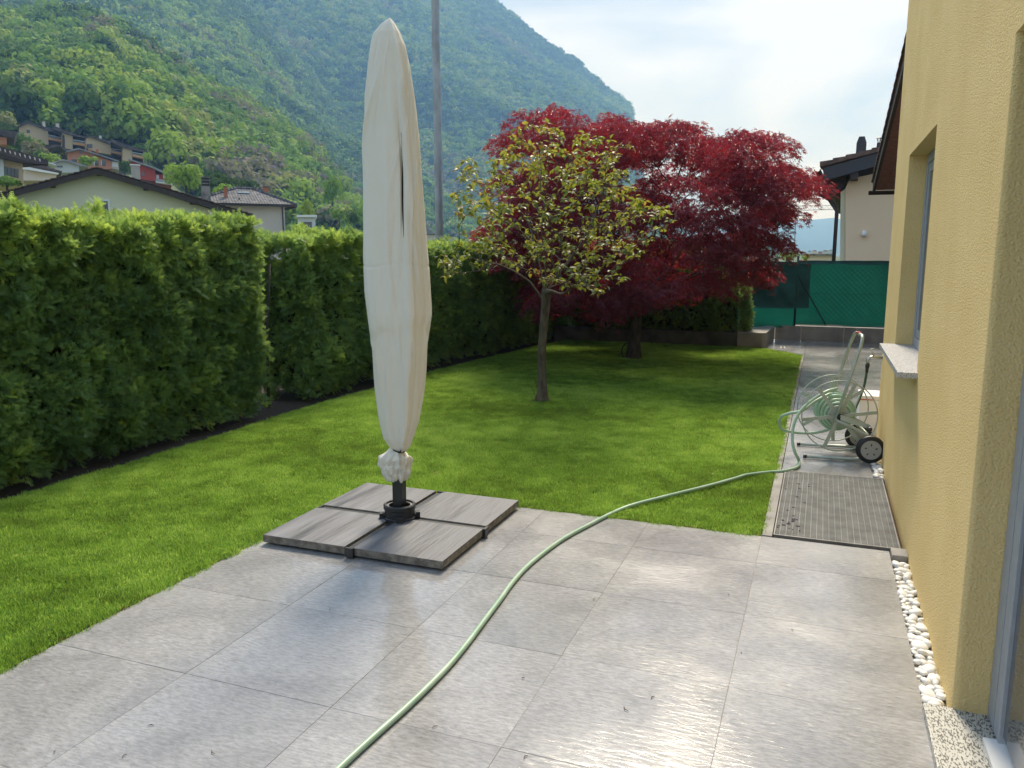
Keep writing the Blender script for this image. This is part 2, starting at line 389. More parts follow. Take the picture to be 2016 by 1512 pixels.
# ================================================================== GROUND, PATIO, LAWN
TS, X0, Y0 = .6145, -.225, 2.110
# far ground sheet
MB().box(-5000, 5000, -5000, 5000, -.62, -.60).build('ground', m_ground, kind='structure')
# garden soil body, top at -0.03
gb = MB(); gb.box(-9, 12, -6, 22, -.58, -.035); gb.build('garden_soil', m_soil, kind='structure')

def tile_grid(name, x_lines, y_lines, clip=None, z=0.0, label=None):
    root = MB().box(x_lines[0]+.002, x_lines[-1]-.002, y_lines[0]+.002, y_lines[-1]-.002, -.034, -.0012).build(name, m_concd, kind='structure')
    gap = .0013; cache = {}
    for i in range(len(x_lines)-1):
        for j in range(len(y_lines)-1):
            xa, xb, ya, yb = x_lines[i]+gap, x_lines[i+1]-gap, y_lines[j]+gap, y_lines[j+1]-gap
            if clip and not clip((xa+xb)/2, (ya+yb)/2): continue
            w, h = xb-xa, yb-ya; key = (round(w, 3), round(h, 3))
            if key not in cache:
                cache[key] = MB().box(-w/2, w/2, -h/2, h/2, -.0035, 0).mesh('tile', m_tile)
            o = bpy.data.objects.new('tile', cache[key]); COL.objects.link(o); o.parent = root
            o.location = ((xa+xb)/2, (ya+yb)/2, z+random.uniform(-.0006, .0006))
            o.rotation_euler = (random.uniform(-.0008, .0008), random.uniform(-.0008, .0008), 0)
    return root
xs = [-2.70]+[X0-TS*k for k in (3, 2, 1, 0)]+[.40]
xs[1] = X0-TS*3
xs = sorted(set([-2.70, X0-TS*4, X0-TS*3, X0-TS*2, X0-TS, X0, .40]))
ys = [Y0-TS*3, Y0-TS*2, Y0-TS, Y0, Y0+TS, Y0+2*TS, Y0+3*TS, 4.362]
tile_grid('patio', [-2.70]+[X0-TS*k for k in (3, 2, 1, 0)]+[.40], ys)
# walkway along the house and the back terrace
tile_grid('walkway', [-.190, .40], [5.80, 6.41, 7.02])
tile_grid('terrace', [-.190, .42, 1.03, 1.64, 2.25], [7.02+.6145*k for k in range(14)])
tile_grid('terrace_corner', [-.79, -.193], [13.779, 14.39, 15.0])
MB().prism([(-.850, 13.55), (-.228, 12.765), (-.193, 12.765), (-.193, 13.776), (-.79, 13.776), (-.80, 13.60)], -.02, .0, 'z').build('terrace_tile', m_tile, kind='structure')
# concrete kerb strip beside the grate and the lawn
kb = MB().box(-.226, -.173, 4.366, 5.80, -.05, .006).build('kerb', m_conc, kind='structure', bevel=.003)
kb2 = MB().box(-.226, -.193, 5.803, 12.75, -.05, .004).build('kerb', m_conc, kind='structure', bevel=.003)

# lawn outline
LAWN = [(-2.705, -1.0), (-2.705, 4.372), (-.232, 4.372), (-.232, 12.72), (-.86, 13.52), (-4.15, 13.55), (-4.35, 12.2), (-4.62, 9.3), (-4.66, 6.4), (-4.60, 5.2), (-4.60, 3.4), (-4.62, -1.0)]
lb = MB(); lb.prism(LAWN, -.034, -.006, 'z'); lb.build('lawn_turf', material('turf_base', (.03, .06, .012), (.06, .09, .02), nscale=40, rough=1, world_co=True, spec=0), kind='structure')
# grass tufts
def tuft_mesh(seed, n, r, h, w):
    g = np.random.default_rng(seed); V = []; F = []
    for i in range(n):
        a, q = g.uniform(0, 2*np.pi), r*math.sqrt(g.uniform()); x, y = q*math.cos(a), q*math.sin(a)
        b = g.uniform(0, 2*np.pi); hh = h*g.uniform(.55, 1.15); lean = g.uniform(.1, .9)*hh
        ww = w*g.uniform(.7, 1.3); dx, dy = math.cos(b), math.sin(b); l = g.uniform(0, 2*np.pi); lx, ly = math.cos(l)*lean, math.sin(l)*lean
        k = len(V)
        V += [(x-dx*ww, y-dy*ww, -.004), (x+dx*ww, y+dy*ww, -.004), (x+lx*.45+dx*ww*.8, y+ly*.45+dy*ww*.8, hh*.62), (x+lx*.45-dx*ww*.8, y+ly*.45-dy*ww*.8, hh*.62), (x+lx, y+ly, hh)]
        F += [(k, k+1, k+2), (k, k+2, k+3), (k+3, k+2, k+4)]
    return V, F
m_grass = material('lawn_grass', None or (.05, .1, .01), tint_ramp=[(0, (.050, .125, .022)), (.5, (.165, .330, .048)), (1, (.38, .52, .12))], rough=.5, spec=.3, transl=(.33, .42, .05), transl_f=.42)
tufts = [np_mesh('grass_tuft', *tuft_mesh(s, 36, .036, .020, .0013), m_grass) for s in range(5)]
def sample_poly(poly, n, margin=0):
    P = np.array(poly); lo, hi = P.min(0), P.max(0)
    q = rng.uniform(lo, hi, (n, 2)); return q[in_poly(q[:, 0], q[:, 1], poly)]
def noise_np(P, sc, seed=0):
    return np.array([mnoise.noise(Vector((p[0]*sc+seed, p[1]*sc, (p[2]*sc if len(p) > 2 else 0)))) for p in P])
g1 = sample_poly(LAWN, 150000)
keep = (g1[:, 1] > 1.2) | (g1[:, 0] > -3.5)
g1 = g1[keep & (rng.uniform(size=len(g1)) < np.where(g1[:, 1] < 7.5, 1.0, .62))]
nz = noise_np(g1, .9, 3)*.6+noise_np(g1, 5., 9)*.45
tint = np.clip(.47+nz*.9+rng.normal(0, .24, len(g1)), 0, 1)
# rounded cut edge sits about 2 cm above the patio
z = np.full(len(g1), -.004)
rot = np.stack([rng.normal(0, .12, len(g1)), rng.normal(0, .12, len(g1)), rng.uniform(0, 6.28, len(g1))], 1)
scatter('lawn_grass', np.column_stack([g1, z]), rot, rng.uniform(.75, 1.25, len(g1))*(1+nz*.3), tint, tufts, kind='stuff')
# straw-coloured cut edge of the turf
m_straw = material('dry_thatch', (.16, .09, .045), tint_ramp=[(0, (.05, .028, .015)), (1, (.30, .21, .10))], rough=.9, transl=(.3, .2, .08), transl_f=.25)
straw = [np_mesh('thatch_tuft', *tuft_mesh(50+s, 12, .012, .020, .0010), m_straw) for s in range(3)]
ed = []
for (a, b) in (((-2.703, -.5), (-2.703, 4.37)), ((-2.703, 4.370), (-.235, 4.370)), ((-.232, 4.37), (-.232, 12.7))):
    n = int(math.dist(a, b)*90); t_ = rng.uniform(size=n)[:, None]; ed.append(np.array(a)*(1-t_)+np.array(b)*t_+rng.normal(0, .006, (n, 2)))
ed = np.concatenate(ed)
scatter('turf_edge_thatch', np.column_stack([ed, np.full(len(ed), -.012)]), np.stack([rng.normal(0, .4, len(ed)), rng.normal(0, .4, len(ed)), rng.uniform(0, 6.28, len(ed))], 1), rng.uniform(.6, 1.2, len(ed)), rng.uniform(size=len(ed)), straw, kind='stuff')

# ------------------------------------------------------------------ hedges (white cedar)
def frond_cluster(seed, n_spray, R):
    g = np.random.default_rng(seed); V = []; F = []
    def quad(p, d, w, l, wid):
        k = len(V); q = p+d*l
        V.extend([p-w*wid*.5, p+d*l*.45-w*wid, q, p+d*l*.45+w*wid]); F.append((k, k+1, k+2)); F.append((k, k+2, k+3))
    for s in range(n_spray):
        # direction mostly along +Z (outward), spread
        d = np.array([g.normal(0, .65), g.normal(0, .65), g.uniform(.35, 1.1)]); d /= np.linalg.norm(d)
        a = g.normal(size=3); w = np.cross(d, a); w /= np.linalg.norm(w)
        L = R*g.uniform(.55, 1.0); p0 = np.array([g.normal(0, .25*R), g.normal(0, .25*R), g.uniform(-.35, .15)*R])
        nrm = np.cross(d, w)
        m = 7
        for i in range(m):
            t = (i+.6)/m; base = p0+d*L*t+nrm*(-.12*L*t*t); l = L*(.44-.28*t)*g.uniform(.7, 1.25)
            for sgn in (-1, 1):
                dd = d*.72+w*sgn*.69+nrm*g.normal(0, .12); dd /= np.linalg.norm(dd)
                ww = np.cross(nrm, dd)
                quad(base, dd, ww, l, .0031)
        quad(p0+d*L*.3, d, w, L*.75, .0045)
    return np.array(V), np.array(F)
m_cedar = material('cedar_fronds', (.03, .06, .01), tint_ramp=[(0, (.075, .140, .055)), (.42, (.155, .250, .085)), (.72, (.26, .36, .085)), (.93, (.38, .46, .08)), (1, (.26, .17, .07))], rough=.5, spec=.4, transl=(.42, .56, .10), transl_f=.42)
cedar = [np_mesh('cedar_spray', *frond_cluster(s, 12, .092), m_cedar) for s in range(6)]
m_hedgesoil = m_soil
def hedge(name, label, path, depth, z0, ztop, dens, gaps=(), end_caps=(True, True), stems=(), seed=0, side=1, fall=0.0):
    """path: polyline of the visible face (x,y); depth goes to the far side (left of travel when side=1)"""
    root = empty(name, (path[0][0], path[0][1], 0), label=label, cat='hedge')
    off = Vector((path[0][0], path[0][1], 0))
    P = []; D = []; B = []
    acc = 0
    segs = []
    for a, b in zip(path[:-1], path[1:]):
        L = math.dist(a, b); dx, dy = (b[0]-a[0])/L, (b[1]-a[1])/L; nx, ny = (dy*side, -dx*side)
        segs.append((a, b, L, dx, dy, nx, ny, acc)); acc += L
    def topz(s): return ztop-fall*max(0, s-.5)+.05*math.sin(s*2.3+seed)+.07*mnoise.noise(Vector((s*1.7, seed, 0)))+.06*mnoise.noise(Vector((s*5, seed, 3)))
    def bulge(s, z): return .13*mnoise.noise(Vector((s*1.5+seed, z*1.3, 0)))+.10*mnoise.noise(Vector((s*3.9+seed, z*3.0, 5)))+.035*mnoise.noise(Vector((s*9+seed, z*8, 5)))
    for (a, b, L, dx, dy, nx, ny, s0) in segs:
        n = int(L*(ztop-z0)*dens)
        for _ in range(n):
            s = rng.uniform(0, L); z = rng.uniform(z0, 1)*(1) if False else rng.uniform(z0, topz(s0+s)); lay = abs(rng.normal(0, .075))
            o = bulge(s0+s, z)-lay-.02
            # the face leans in a little at foot and top
            o -= .10*max(0, (z-ztop+.25)/.25)**2 + .06*max(0, (z0+.3-z)/.3)
            P.append((a[0]+dx*s+nx*o, a[1]+dy*s+ny*o, z)); D.append((nx+rng.normal(0, .35), ny+rng.normal(0, .35), rng.normal(.35, .35)))
            B.append((z, s0+s))
        n = int(L*depth*dens*.8)
        for _ in range(n):
            s = rng.uniform(0, L); q = rng.uniform(0, depth); z = topz(s0+s+q)-abs(rng.normal(0, .04))-.02+.06*mnoise.noise(Vector((s*4, q*4, seed)))
            o = -q+.0
            P.append((a[0]+dx*s+nx*o, a[1]+dy*s+ny*o, z)); D.append((nx*.2+rng.normal(0, .35), ny*.2+rng.normal(0, .35), 1.0)); B.append((z+.08, s0+s))
        # upright leaders along the top
        for _ in range(int(L*16)):
            s = rng.uniform(0, L); q = rng.uniform(0, depth*.9); hgt = rng.uniform(.02, .09)
            if rng.uniform() < .12: hgt += .08
            zt = topz(s0+s+q)
            for k in range(int(4+hgt*40)):
                z = zt-.03+hgt*rng.uniform(); P.append((a[0]+dx*s-nx*q+rng.normal(0, .018), a[1]+dy*s-ny*q+rng.normal(0, .018), z)); D.append((rng.normal(0, .3), rng.normal(0, .3), 1)); B.append((z+.1, s0+s))
    for which, (a, b, L, dx, dy, nx, ny, s0) in ((0, segs[0]), (1, segs[-1])):
        if not end_caps[which]: continue
        n = int(depth*(ztop-z0)*dens); e = a if which == 0 else b; sg = -1 if which == 0 else 1
        for _ in range(n):
            q = rng.uniform(-.02, depth); z = rng.uniform(z0, topz(s0)); o = .12*mnoise.noise(Vector((q*3, z*3, seed+7)))-abs(rng.normal(0, .05))
            P.append((e[0]-nx*q+dx*o*sg, e[1]-ny*q+dy*o*sg, z)); D.append((dx*sg+rng.normal(0, .35), dy*sg+rng.normal(0, .35), rng.normal(.3, .35))); B.append((z, s0))
    P = np.array(P); D = np.array(D); B = np.array(B)
    n = len(P)
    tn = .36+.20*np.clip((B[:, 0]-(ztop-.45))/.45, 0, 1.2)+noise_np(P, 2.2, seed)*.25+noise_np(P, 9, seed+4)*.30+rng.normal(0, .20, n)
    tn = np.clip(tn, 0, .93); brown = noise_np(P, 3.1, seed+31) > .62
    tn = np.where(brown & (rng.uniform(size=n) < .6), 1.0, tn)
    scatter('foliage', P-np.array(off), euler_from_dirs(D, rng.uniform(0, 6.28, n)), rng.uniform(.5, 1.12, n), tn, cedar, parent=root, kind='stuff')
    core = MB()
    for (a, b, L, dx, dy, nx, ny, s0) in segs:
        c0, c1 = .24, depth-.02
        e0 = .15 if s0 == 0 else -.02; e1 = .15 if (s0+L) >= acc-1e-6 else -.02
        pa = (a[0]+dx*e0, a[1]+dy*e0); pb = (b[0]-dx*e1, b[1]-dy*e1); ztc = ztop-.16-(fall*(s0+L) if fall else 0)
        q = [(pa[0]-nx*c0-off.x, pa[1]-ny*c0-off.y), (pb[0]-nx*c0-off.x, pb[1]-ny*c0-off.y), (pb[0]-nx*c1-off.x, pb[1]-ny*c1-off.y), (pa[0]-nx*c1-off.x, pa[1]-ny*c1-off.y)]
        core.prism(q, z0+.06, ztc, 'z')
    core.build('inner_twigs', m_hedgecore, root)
    for (x, y, zb, zt, r) in stems:
        MB().tube([(x-off.x, y-off.y, zb), (x-off.x+rng.normal(0, .02), y-off.y+rng.normal(0, .02), (zb+zt)/2), (x-off.x+rng.normal(0, .04), y-off.y+rng.normal(0, .04), zt)], [r, r*.85, r*.6], 7).build('stem', m_barkd, root, smooth=True)
    return root
hedge('cedar_hedge', 'tall clipped evergreen hedge in front of the cream gabled house, yellow-green along its top', [(-4.78, .6), (-4.78, 3.3), (-4.80, 6.10)], .95, .04, 1.755, 820, seed=1.3,
      stems=[(-5.0, 3.6, -.03, .5, .03), (-4.95, 5.5, -.03, .4, .028)])
hedge('cedar_hedge', 'second evergreen hedge beyond the dark gap, running behind the pear tree', [(-4.86, 6.92), (-4.78, 9.2), (-4.50, 12.0), (-4.35, 14.1)], .9, .04, 1.67, 560, fall=.035, seed=5.1,
      stems=[(-5.18, 6.36, -.03, 1.5, .022), (-5.3, 6.48, -.03, 1.55, .018), (-5.12, 6.56, -.03, 1.4, .016)])
hedge('cedar_hedge', 'dark evergreen hedge across the end of the garden behind the red maple', [(-4.3, 13.62), (-1.62, 13.66)], 1.0, .12, 1.60, 400, seed=9.7, end_caps=(False, True),
      stems=[(-4.0+.3*k+rng.uniform(-.05, .05), 14.45, .2, .7, .022) for k in range(8)])
hedge('cedar_shrub', 'small leafy evergreen shrub at the end of the low concrete wall beside the green fence', [(-1.66, 13.64), (-1.10, 13.74)], .5, .20, 1.00, 420, seed=12.2,
      stems=[(-1.5, 13.85, .2, .8, .03), (-1.25, 13.9, .2, .8, .02), (-1.38, 13.86, .2, .8, .02)])

# ------------------------------------------------------------------ low concrete walls at the end
m_conc_shade = material('shaded_concrete', (.05, .05, .04), (.10, .10, .085), nscale=5, rough=.95, bump=.4, bscale=40, world_co=True)  # concrete with the shade of hedge and maple put into a darker colour
MB().prism([(-4.4, 13.58), (-1.25, 13.552), (-1.25, 13.80), (-4.4, 13.86)], -.05, .225, 'z').build('planter_wall', m_conc_shade, bevel=.006, label='low concrete planter wall behind the lawn under the dark hedge', cat='wall')
MB().prism([(-4.6, 13.862), (-1.25, 13.805), (-1.25, 14.205), (-.862, 14.985), (-.862, 15.0), (-4.6, 15.0)], -.05, .205, 'z').build('planter_bed', m_soil, kind='structure')
MB().prism([(-1.245, 13.552), (-.858, 13.552), (-.80, 13.60), (-.745, 14.98), (-.858, 14.98), (-1.245, 14.2)], -.04, .24, 'z').build('planter_wall', m_conc, bevel=.006, label='short concrete wall end stepping back towards the green fence', cat='wall')
bw = empty('boundary_wall', (0, 15.05, 0), label='low grey concrete boundary wall under the green screened fence', cat='wall')
xw = [-.74, -.30, .40, 1.25, 2.1, 3.0]
for a, b in zip(xw[:-1], xw[1:]):
    dy0 = .0 if a >= -.31 else .07; dy1 = 0
    MB().prism([(a+.004, dy0-.0), (b-.004, dy1), (b-.004, .16), (a+.004, dy0+.16)], -.04, .245, 'z').build('wall_block', m_conc, bw, bevel=.004)
# drain slot in the terrace
dr = empty('floor_drain', tuple(G(1541, 684, 0.0)), .05, label='small slotted floor drain in the back terrace near the lawn corner', cat='drain')
MB().box(-.035, .035, -.17, .17, .001, .006).build('drain_frame', m_galv, dr)
MB().box(-.018, .018, -.15, .15, .0065, .0085).build('drain_slot', m_gasket, dr)

# ------------------------------------------------------------------ green screened fence
fz0, fz1, fy = .27, 1.375, 15.13
m_net = bpy.data.materials.new('green_shade_net'); m_net.use_nodes = True
t = m_net.node_tree; t.nodes.clear(); out = N(t, 'ShaderNodeOutputMaterial'); p = N(t, 'ShaderNodeBsdfPrincipled'); p.inputs['Roughness'].default_value = .6
tr = N(t, 'ShaderNodeBsdfTranslucent'); tr.inputs['Color'].default_value = (.006, .15, .11, 1); ms = N(t, 'ShaderNodeMixShader'); ms.inputs[0].default_value = .30
g = N(t, 'ShaderNodeNewGeometry'); nn = N(t, 'ShaderNodeTexNoise'); nn.inputs['Scale'].default_value = 3.5; t.links.new(g.outputs['Position'], nn.inputs['Vector'])
cr = N(t, 'ShaderNodeValToRGB'); e = cr.color_ramp.elements; e[0].position = .35; e[0].color = (.004, .066, .052, 1); e[1].position = .68; e[1].color = (.007, .112, .085, 1)
t.links.new(nn.outputs['Fac'], cr.inputs[0]); t.links.new(cr.outputs[0], p.inputs['Base Color'])
t.links.new(p.outputs[0], ms.inputs[1]); t.links.new(tr.outputs[0], ms.inputs[2]); t.links.new(ms.outputs[0], out.inputs[0])
m_netd = material('dark_green_net', (.006, .055, .052), (.009, .085, .075), nscale=6, rough=.7, world_co=True)
m_fpost = material('green_painted_steel', (.006, .03, .022), rough=.5)
m_wire = material('green_wire', (.003, .05, .035), rough=.6)
fence = empty('screened_fence', (0, fy, 0), label='chain-link fence covered with green shade netting behind the low concrete wall', cat='fence')
def net(name, x0, x1, z0, z1, y0f, mat, nx=120, nzv=26, sag=.012, wr=.012, seed=0, hem=True):
    V = []; F = []
    for j in range(nzv+1):
        for i in range(nx+1):
            u = i/nx; v = j/nzv; x = x0+(x1-x0)*u
            zb = z0+.018*mnoise.noise(Vector((x*2.3, seed, 0)))*(1-v); zt = z1+.01*mnoise.noise(Vector((x*3, seed, 2)))
            z = zb+(zt-zb)*v
            y = y0f(x)+wr*mnoise.noise(Vector((x*4+z*3.5, z*2-x*1.5, seed)))+sag*math.sin(x*5+seed)
            if j == 0: y -= .02
            V.append((x, y, z))
    for j in range(nzv):
        for i in range(nx):
            a = j*(nx+1)+i; F.append((a, a+1, a+nx+2, a+nx+1))
    return np.array(V), np.array(F)
fyf = lambda x: 0.0 if x > -.42 else (x+.42)*-.0-abs(x+.42)*.16
o = obj('shade_net', np_mesh('shade_net', *net('n', -.42, 3.2, fz0, fz1, fyf, None, seed=1), m_net, True), fence)
o = obj('shade_net', np_mesh('shade_net', *net('n', -4.7, -.42, fz0-.06, fz1-.02, fyf, None, seed=4, wr=.03), m_net, True), fence)
o = obj('net_overlap', np_mesh('net_overlap', *net('n', -1.75, -.20, fz0+.28, fz1-.05, lambda x: fyf(x)-.028, None, seed=8, wr=.05, nx=60), m_netd, True), fence, label='darker doubled piece of netting left of the post')
def hemband(x0, x1, z, seed):
    return np_mesh('hem', *net('h', x0, x1, z-.055, z+.012, lambda x: fyf(x)-.018, None, seed=seed, wr=.012, nzv=3, nx=90), m_netd, True)
obj('hem', hemband(-.42, 3.2, fz1, 1), fence); obj('hem', hemband(-4.7, -.42, fz1-.02, 5), fence)
# diamond chain-link seen pressed against the netting
ch = MB(); ss = .085
n = 0
for k in range(-40, 75):
    for sg in (1, -1):
        x = k*ss-2; z = fz0+.02
        zz = fz1-.06; x2 = x+sg*(zz-z)
        # clip to -0.42..3.1
        a = Vector((x, -.012, z)); b = Vector((x2, -.012, zz))
        if a.x > b.x: a, b = b, a
        lo, hi = -.2, 2.2
        if b.x < lo or a.x > hi: continue
        dd = b-a
        if a.x < lo: a = a+dd*((lo-a.x)/dd.x)
        if b.x > hi: b = a+(b-a)*((hi-a.x)/(b.x-a.x))
        ch.tube([a, b], .0022, 3, caps=False)
ch.build('chain_link', m_wire, fence, kind='stuff')
for x, zt in ((-.42, fz1+.07), (2.3, fz1+.05), (-2.9, fz1+.05)):
    f = MB().tube([(x, fyf(x)-.03, .2), (x, fyf(x)-.03, zt)], .019, 8).tube([(x, fyf(x)-.03, zt), (x, fyf(x)-.03, zt+.02)], [.024, .012], 8).build('post', m_fpost, fence, smooth=True)
MB().tube([(-.42, -.04, fz1-.22), (.10, -.045, fz0-.0)], .013, 6).build('brace', m_fpost, fence)
MB().tube([(-3.2, fyf(-3.2)-.03, .8), (-.42, -.035, .82), (3.2, -.035, .80)], .003, 5).build('tension_wire', m_wire, fence)

# ================================================================== YELLOW HOUSE
house = empty('yellow_house', (.478, 4.9, 0), label='yellow rendered house wall with recessed window, granite sill and sliding door', cat='house')
hx, hy = .478, 4.9
HB = MB()
def wallmesh():
    bm = bmesh.new()
    plan = [(4.5, 7.0), (.490, 7.0)] + [(.478+.012-.012*math.cos(a), 7.0-.012+.012*math.sin(a)) for a in [math.pi/2*.5]] + [(.478, 6.985), (.478, 5.93), (.478, 4.55), (.478, 2.812)]
    R_ = .018
    for k in range(1, 6):
        a = math.pi/2*k/5; plan.append((.478+R_-R_*math.cos(a), 2.79+R_-R_*math.sin(a)))
    plan.append((.60, 2.79)); plan += [(.60, 3.1)]
    zs = [-.06, .875, 2.128]
    grid = [[bm.verts.new((x-hx, y-hy, z)) for (x, y) in plan] for z in zs]
    for j in range(2):
        for i in range(len(plan)-1):
            if j == 1 and plan[i] == (.478, 5.93): continue
            bm.faces.new((grid[j][i], grid[j][i+1], grid[j+1][i+1], grid[j+1][i]))
    # niche reveals
    def q(*p): bm.faces.new([bm.verts.new((a-hx, b-hy, c)) for a, b, c in p])
    q((.478, 5.93, .875), (.60, 5.93, .875), (.60, 5.93, 2.128), (.478, 5.93, 2.128))
    q((.478, 4.55, .875), (.478, 4.55, 2.128), (.60, 4.55, 2.128), (.60, 4.55, .875))
    bmesh.ops.remove_doubles(bm, verts=bm.verts, dist=1e-5)
    bmesh.ops.recalc_face_normals(bm, faces=bm.faces)
    me = bpy.data.meshes.new('wall'); bm.to_mesh(me); bm.free(); me.materials.append(m_stucco)
    return me
obj('wall', wallmesh(), house)
# storey above: continuous face over window and door; underside forms the lintel
MB().box(0, 4.0, -6.4, 2.1, 2.128, 4.6).build('upper_wall', m_stucco, house)
MB().box(.13, 4.0, -2.05, 2.05, -.06, 2.128).build('inner_wall', material('inside_dark', (.04, .04, .045), rough=.8), house)
# window in the niche
wf = MB()
for (y0, y1, z0_, z1_) in ((5.865, 5.928, .908, 2.126), (4.552, 4.61, .908, 2.126), (4.612, 5.863, .908, .965), (4.612, 5.863, 2.07, 2.126)):
    wf.box(.103, .128, y0-hy, y1-hy, z0_, z1_)
w_ = wf.build('window_frame', m_alu, house, bevel=.004)
ws = MB()
for (y0, y1, z0_, z1_) in ((5.80, 5.862, .968, 2.068), (4.613, 4.67, .968, 2.068), (4.672, 5.798, .968, 1.02), (4.672, 5.798, 2.01, 2.068)):
    ws.box(.112, .126, y0-hy, y1-hy, z0_, z1_)
ws.build('sash', m_alu, w_, bevel=.003)
m_glass = material('window_glass', (.03, .035, .04), rough=.05, spec=1.0)
MB().box(.118, .124, 4.672-hy, 5.798-hy, 1.022, 2.008).build('pane', m_glass, w_)
MB().box(-.093, .12, 4.50-hy, 5.95-hy, .876, .906).build('window_sill', m_granite, house, bevel=.002)
# sliding door
df = MB(); df.box(.100, .128, 2.70-hy, 2.788-hy, .036, 2.128)
dfr = df.build('door_frame', m_alu, house, bevel=.003)
MB().box(.104, .126, 2.672-hy, 2.699-hy, .036, 2.128).build('gasket', m_gasket, dfr)
MB().box(.096, .126, 2.600-hy, 2.671-hy, .045, 2.128).build('sash_stile', m_alu, dfr, bevel=.003)
MB().box(.108, .116, .2-hy, 2.599-hy, .07, 2.1).build('door_pane', material('door_glass', (.10, .10, .10), rough=.03, spec=1.0), dfr)
MB().box(.06, .128, .2-hy, 2.62-hy, .031, .046).build('door_track', m_white, dfr)
MB().box(-.085, .30, .3-hy, 2.80-hy, -.03, .030).build('threshold', m_granite2, house, bevel=.003)
# little upright behind the far corner: white box with a red edge
cb = empty('utility_box', (.45, 7.35, 0), label='low white box standing behind the far corner of the yellow house', cat='box')
MB().box(-.10, .20, -.12, .20, .0, .30).build('box_body', m_white, cb, bevel=.006)
MB().box(-.105, .205, -.125, .205, .302, .335).build('box_lid', m_white, cb, bevel=.004)
MB().box(-.107, .0, -.128, -.126, .30, .307).build('red_strip', material('red_tape', (.5, .04, .03), rough=.5), cb)

# wing behind the house, roof verge slopes down to a gutter
m_rooft = material('brown_roof_tile', (.09, .055, .045), (.17, .105, .085), nscale=8, rough=.8, world_co=True, obj_var=.15)
m_wood = material('dark_brown_timber', (.035, .022, .018), (.06, .04, .03), nscale=14, rough=.7, world_co=True)
m_soffit = material('red_brown_planks', (.20, .09, .07), (.28, .14, .11), nscale=12, rough=.7, world_co=True)
m_gut = material('brown_metal_gutter', (.035, .022, .020), rough=.4, metal=.3)
wing = empty('house_wing', (.75, 13, 0), label='brown tiled roof slope with a gutter end, beyond the yellow house corner', cat='house')
ya, yb, za, zb = 8.5-13, 16.3-13, 4.22, 2.60
sl = (zb-za)/(yb-ya)
def slope_z(y): return za+(y-ya)*sl
def slab(x0, x1, d0, d1, y0=ya, y1=yb): return [(y0, slope_z(y0)+d0), (y1, slope_z(y1)+d0), (y1, slope_z(y1)+d1), (y0, slope_z(y0)+d1)]
MB().prism(slab(0, 0, .0, .16), .0, .045, 'x').build('verge_board', m_wood, wing)
nb = 17
for k in range(nb):
    x0 = .047+k*.17; MB().prism(slab(0, 0, .04, .065), x0, x0+.166, 'x').build('soffit_plank', m_soffit, wing)
nt_ = 24
for k in range(nt_):
    y0 = ya+(yb-ya)*k/nt_; y1 = ya+(yb-ya)*(k+1)/nt_+.05
    MB().prism([(y0, slope_z(y0)+.165), (y1, slope_z(y1)+.185), (y1, slope_z(y1)+.22), (y0, slope_z(y0)+.18)], -.03, 3.0, 'x').build('tile', m_rooft, wing)
gp = MB(); prof = [(yb+.02+.07*math.cos(a)+.06, zb+.03+.07*math.sin(a)) for a in np.linspace(math.pi, 2*math.pi, 9)]
prof2 = [(yb+.02+.06*math.cos(a)+.06, zb+.03+.06*math.sin(a)) for a in np.linspace(2*math.pi, math.pi, 9)]
gp.prism(prof+prof2, -.06, 3.0, 'x'); gp.build('gutter', m_gut, wing)
MB().box(.85, 3.2, ya, 14.6-13, -.05, 2.55).build('wall', m_stucco, wing)
MB().box(1.0, 3.1, ya, 11.0-13, 2.56, 3.3).build('gable_wall', m_stucco, wing)

# outdoor tap
tap = empty('garden_tap', (.478, 6.90, .70), label='chrome garden tap on the yellow wall feeding the hose reel', cat='tap')
m_chrome = material('dull_chrome', (.55, .54, .52), rough=.28, metal=.8)
MB().tube([(.0, 0, .0), (-.085, 0, .0), (-.10, 0, -.008), (-.106, 0, -.03), (-.106, 0, -.055)], [.011, .011, .012, .0125, .012], 10).build('spout', m_chrome, tap, smooth=True)
MB().lathe([(.02, 0), (.02, .004)], (-.002, 0, 0), 14, 'x').build('wall_rose', m_chrome, tap)
MB().tube([(-.068, 0, .008), (-.082, 0, .05)], [.009, .006], 8).tube([(-.102, -.005, .056), (-.062, .005, .068)], .0055, 6).build('tap_handle', m_chrome, tap, smooth=True)
MB().tube([(-.106, 0, -.056), (-.107, 0, -.075), (-.108, 0, -.10), (-.109, 0, -.125)], [.016, .017, .012, .011], 10).build('hose_connector', m_black, tap, smooth=True)

